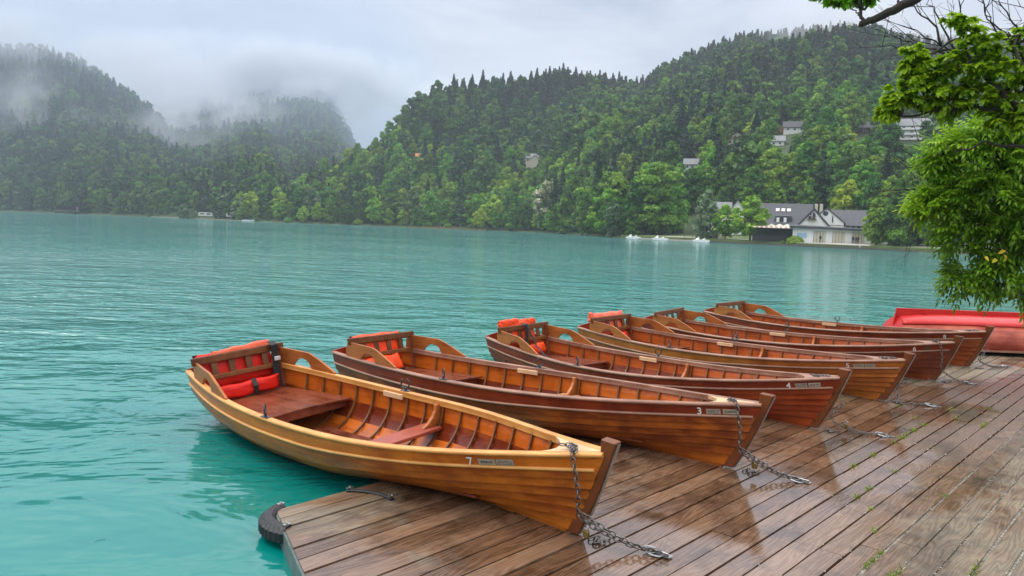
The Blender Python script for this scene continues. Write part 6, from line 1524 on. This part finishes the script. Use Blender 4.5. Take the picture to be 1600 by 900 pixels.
near_tree('overhanging_tree', 'dark thick bough with a few leaf tufts at the top edge', (6.6, 4.2, -.08), [(6.5, 4.3, 2.2), (5.6, 4.6, 3.9), tuple(V3(1600, -160, 6.6))],
    [([V3(1600, -160, 6.6), m_(1500, -60), m_(1430, -2), m_(1395, 16), m_(1362, 32), m_(1342, 37)], .045, .022), ([m_(1348, 34), m_(1344, 14), m_(1342, -12)], .014, .007), ([m_(1344, 12), m_(1330, 4), m_(1318, -4)], .007, .003), ([m_(1344, 24), m_(1336, 18), m_(1328, 10)], .006, .003), ([m_(1404, 12), m_(1402, -10)], .010, .006)],
    [(1304, 2, 12, D4, .6), (1318, 8, 8, D4, .6), (1345, -2, 11, D4, .6), (1358, 2, 8, D4, .65), (1296, -6, 14, D4, .55)], L_near, 14, .055, dens=.55)

# ------------------------------------------------------------------ air: haze box, cloud rags on the hills
def vol_mat(name, col, dens, aniso=0.0):
    m = bpy.data.materials.new(name); m.use_nodes = True; t = m.node_tree; t.nodes.clear(); o = N(t, 'ShaderNodeOutputMaterial')
    v = N(t, 'ShaderNodeVolumePrincipled', ins={'Density': dens, 'Anisotropy': aniso}); v.inputs['Color'].default_value = (*col, 1); lk(t, v.outputs[0], o.inputs['Volume']); return m, t, v, o
HZ = vol_mat('haze_air', (.80, .87, .95), .00028)[0]
mb = MB(); mb.box((-1500, -60, ZW - 3), (1500, 1750, 300)); hz = mb.build('haze', HZ); tag(hz, kind='stuff'); hz['label'] = 'pale bluish haze filling the valley'
def rag(name, cx, cy, D, wx, wz, wy, dens, label, seed, thr=(.45, .62), sc_=.012):
    """a cloud rag: closed box with noisy volume inside"""
    m = bpy.data.materials.new(name); m.use_nodes = True; t = m.node_tree; t.nodes.clear(); o = N(t, 'ShaderNodeOutputMaterial')
    tc = N(t, 'ShaderNodeTexCoord'); nz = N(t, 'ShaderNodeTexNoise', ins={'Scale': sc_, 'Detail': 3.0, 'Roughness': .55}); mp = N(t, 'ShaderNodeMapping'); mp.inputs['Location'].default_value = (seed * 37.0, seed * 11.0, 0)
    lk(t, tc.outputs['Object'], mp.inputs[0]); lk(t, mp.outputs[0], nz.inputs['Vector'])
    mr = N(t, 'ShaderNodeMapRange', interpolation_type='SMOOTHSTEP', ins={1: thr[0], 2: thr[1], 3: 0, 4: 1}); lk(t, nz.outputs[0], mr.inputs[0])
    # soft fall-off to the ellipsoid edge
    s_ = N(t, 'ShaderNodeVectorMath', operation='DIVIDE'); s_.inputs[1].default_value = (wx, wy, wz); lk(t, tc.outputs['Object'], s_.inputs[0])
    l_ = N(t, 'ShaderNodeVectorMath', operation='LENGTH'); lk(t, s_.outputs[0], l_.inputs[0])
    fo = N(t, 'ShaderNodeMapRange', interpolation_type='SMOOTHSTEP', ins={1: 1.0, 2: .35, 3: 0, 4: 1}); lk(t, l_.outputs['Value'], fo.inputs[0])
    a = N(t, 'ShaderNodeMath', operation='MULTIPLY'); lk(t, mr.outputs[0], a.inputs[0]); lk(t, fo.outputs[0], a.inputs[1])
    d = N(t, 'ShaderNodeMath', operation='MULTIPLY', ins={1: dens}); lk(t, a.outputs[0], d.inputs[0])
    v = N(t, 'ShaderNodeVolumePrincipled'); v.inputs['Color'].default_value = (.93, .95, .98, 1); lk(t, d.outputs[0], v.inputs['Density']); lk(t, v.outputs[0], o.inputs['Volume'])
    m.cycles.volume_step_rate = .8
    P = pxdir(cx) * D; z = zat(cx, cy, D)
    vs = []; fs = []
    for i in range(9):
        th = math.pi * i / 8
        for j in range(14): ph = 2 * math.pi * j / 14; vs.append((wx * 1.03 * math.sin(th) * math.cos(ph), wy * 1.03 * math.sin(th) * math.sin(ph), wz * 1.03 * math.cos(th)))
    for i in range(8):
        for j in range(14): a_ = i * 14 + j; b_ = i * 14 + (j + 1) % 14; fs.append((a_, a_ + 14, b_ + 14, b_))
    mb = MB(); mb.add(vs, fs); o = mb.mesh(name); bm = bmesh.new(); bm.from_mesh(o); bmesh.ops.remove_doubles(bm, verts=bm.verts, dist=.01); bm.to_mesh(o); bm.free()
    o.materials.append(m); ob = bpy.data.objects.new(name, o); COL.objects.link(ob); ob.location = (P[0], P[1], z); ob.rotation_euler.z = -math.atan2(P[0], P[1]); tag(ob, label, kind='stuff'); return ob
vm = vol_mat('valley_mist_air', (.58, .70, .88), .00085)[0]
pa, pb = pxdir(-900), pxdir(640)
f0, f1, b0, b1 = pa * 640, pxdir(560) * 560, pa * 1700, pxdir(700) * 1700
mb = MB(); mb.hexa([(f0[0], f0[1], ZW - 2), (f1[0], f1[1], ZW - 2), (b1[0], b1[1], ZW - 2), (b0[0], b0[1], ZW - 2), (f0[0], f0[1], 299), (f1[0], f1[1], 299), (b1[0], b1[1], 299), (b0[0], b0[1], 299)])
tag(mb.build('valley_mist', vm), 'bluish mist lying before the left hills', kind='stuff')
rag('mist_cloud', 420, 120, 1180, 330, 66, 130, .036, 'grey cloud swallowing the far ridge tops', 1, (.40, .56), .02)
rag('mist_cloud', 480, 165, 1080, 110, 50, 60, .03, 'torn mist wisps on the round ridge end', 6, (.45, .6), .03)
rag('mist_cloud', 330, 185, 900, 110, 40, 50, .03, 'torn mist wisps in the saddle', 7, (.45, .6), .03)
rag('mist_cloud', 250, 140, 1000, 120, 50, 80, .02, 'cloud hanging in the gap between the left hills', 2, (.30, .58))
rag('mist_cloud', 40, 62, 840, 180, 34, 60, .02, 'thin cloud veiling the top of the left hill', 3, (.36, .6), .016)
rag('mist_cloud', 1330, 66, 560, 85, 40, 50, .032, 'mist rag drifting up the right hill', 4, (.38, .62), .022)
rag('mist_cloud', 120, 190, 700, 150, 50, 50, .016, 'faint mist threads in front of the left hill', 5, (.44, .62), .022)
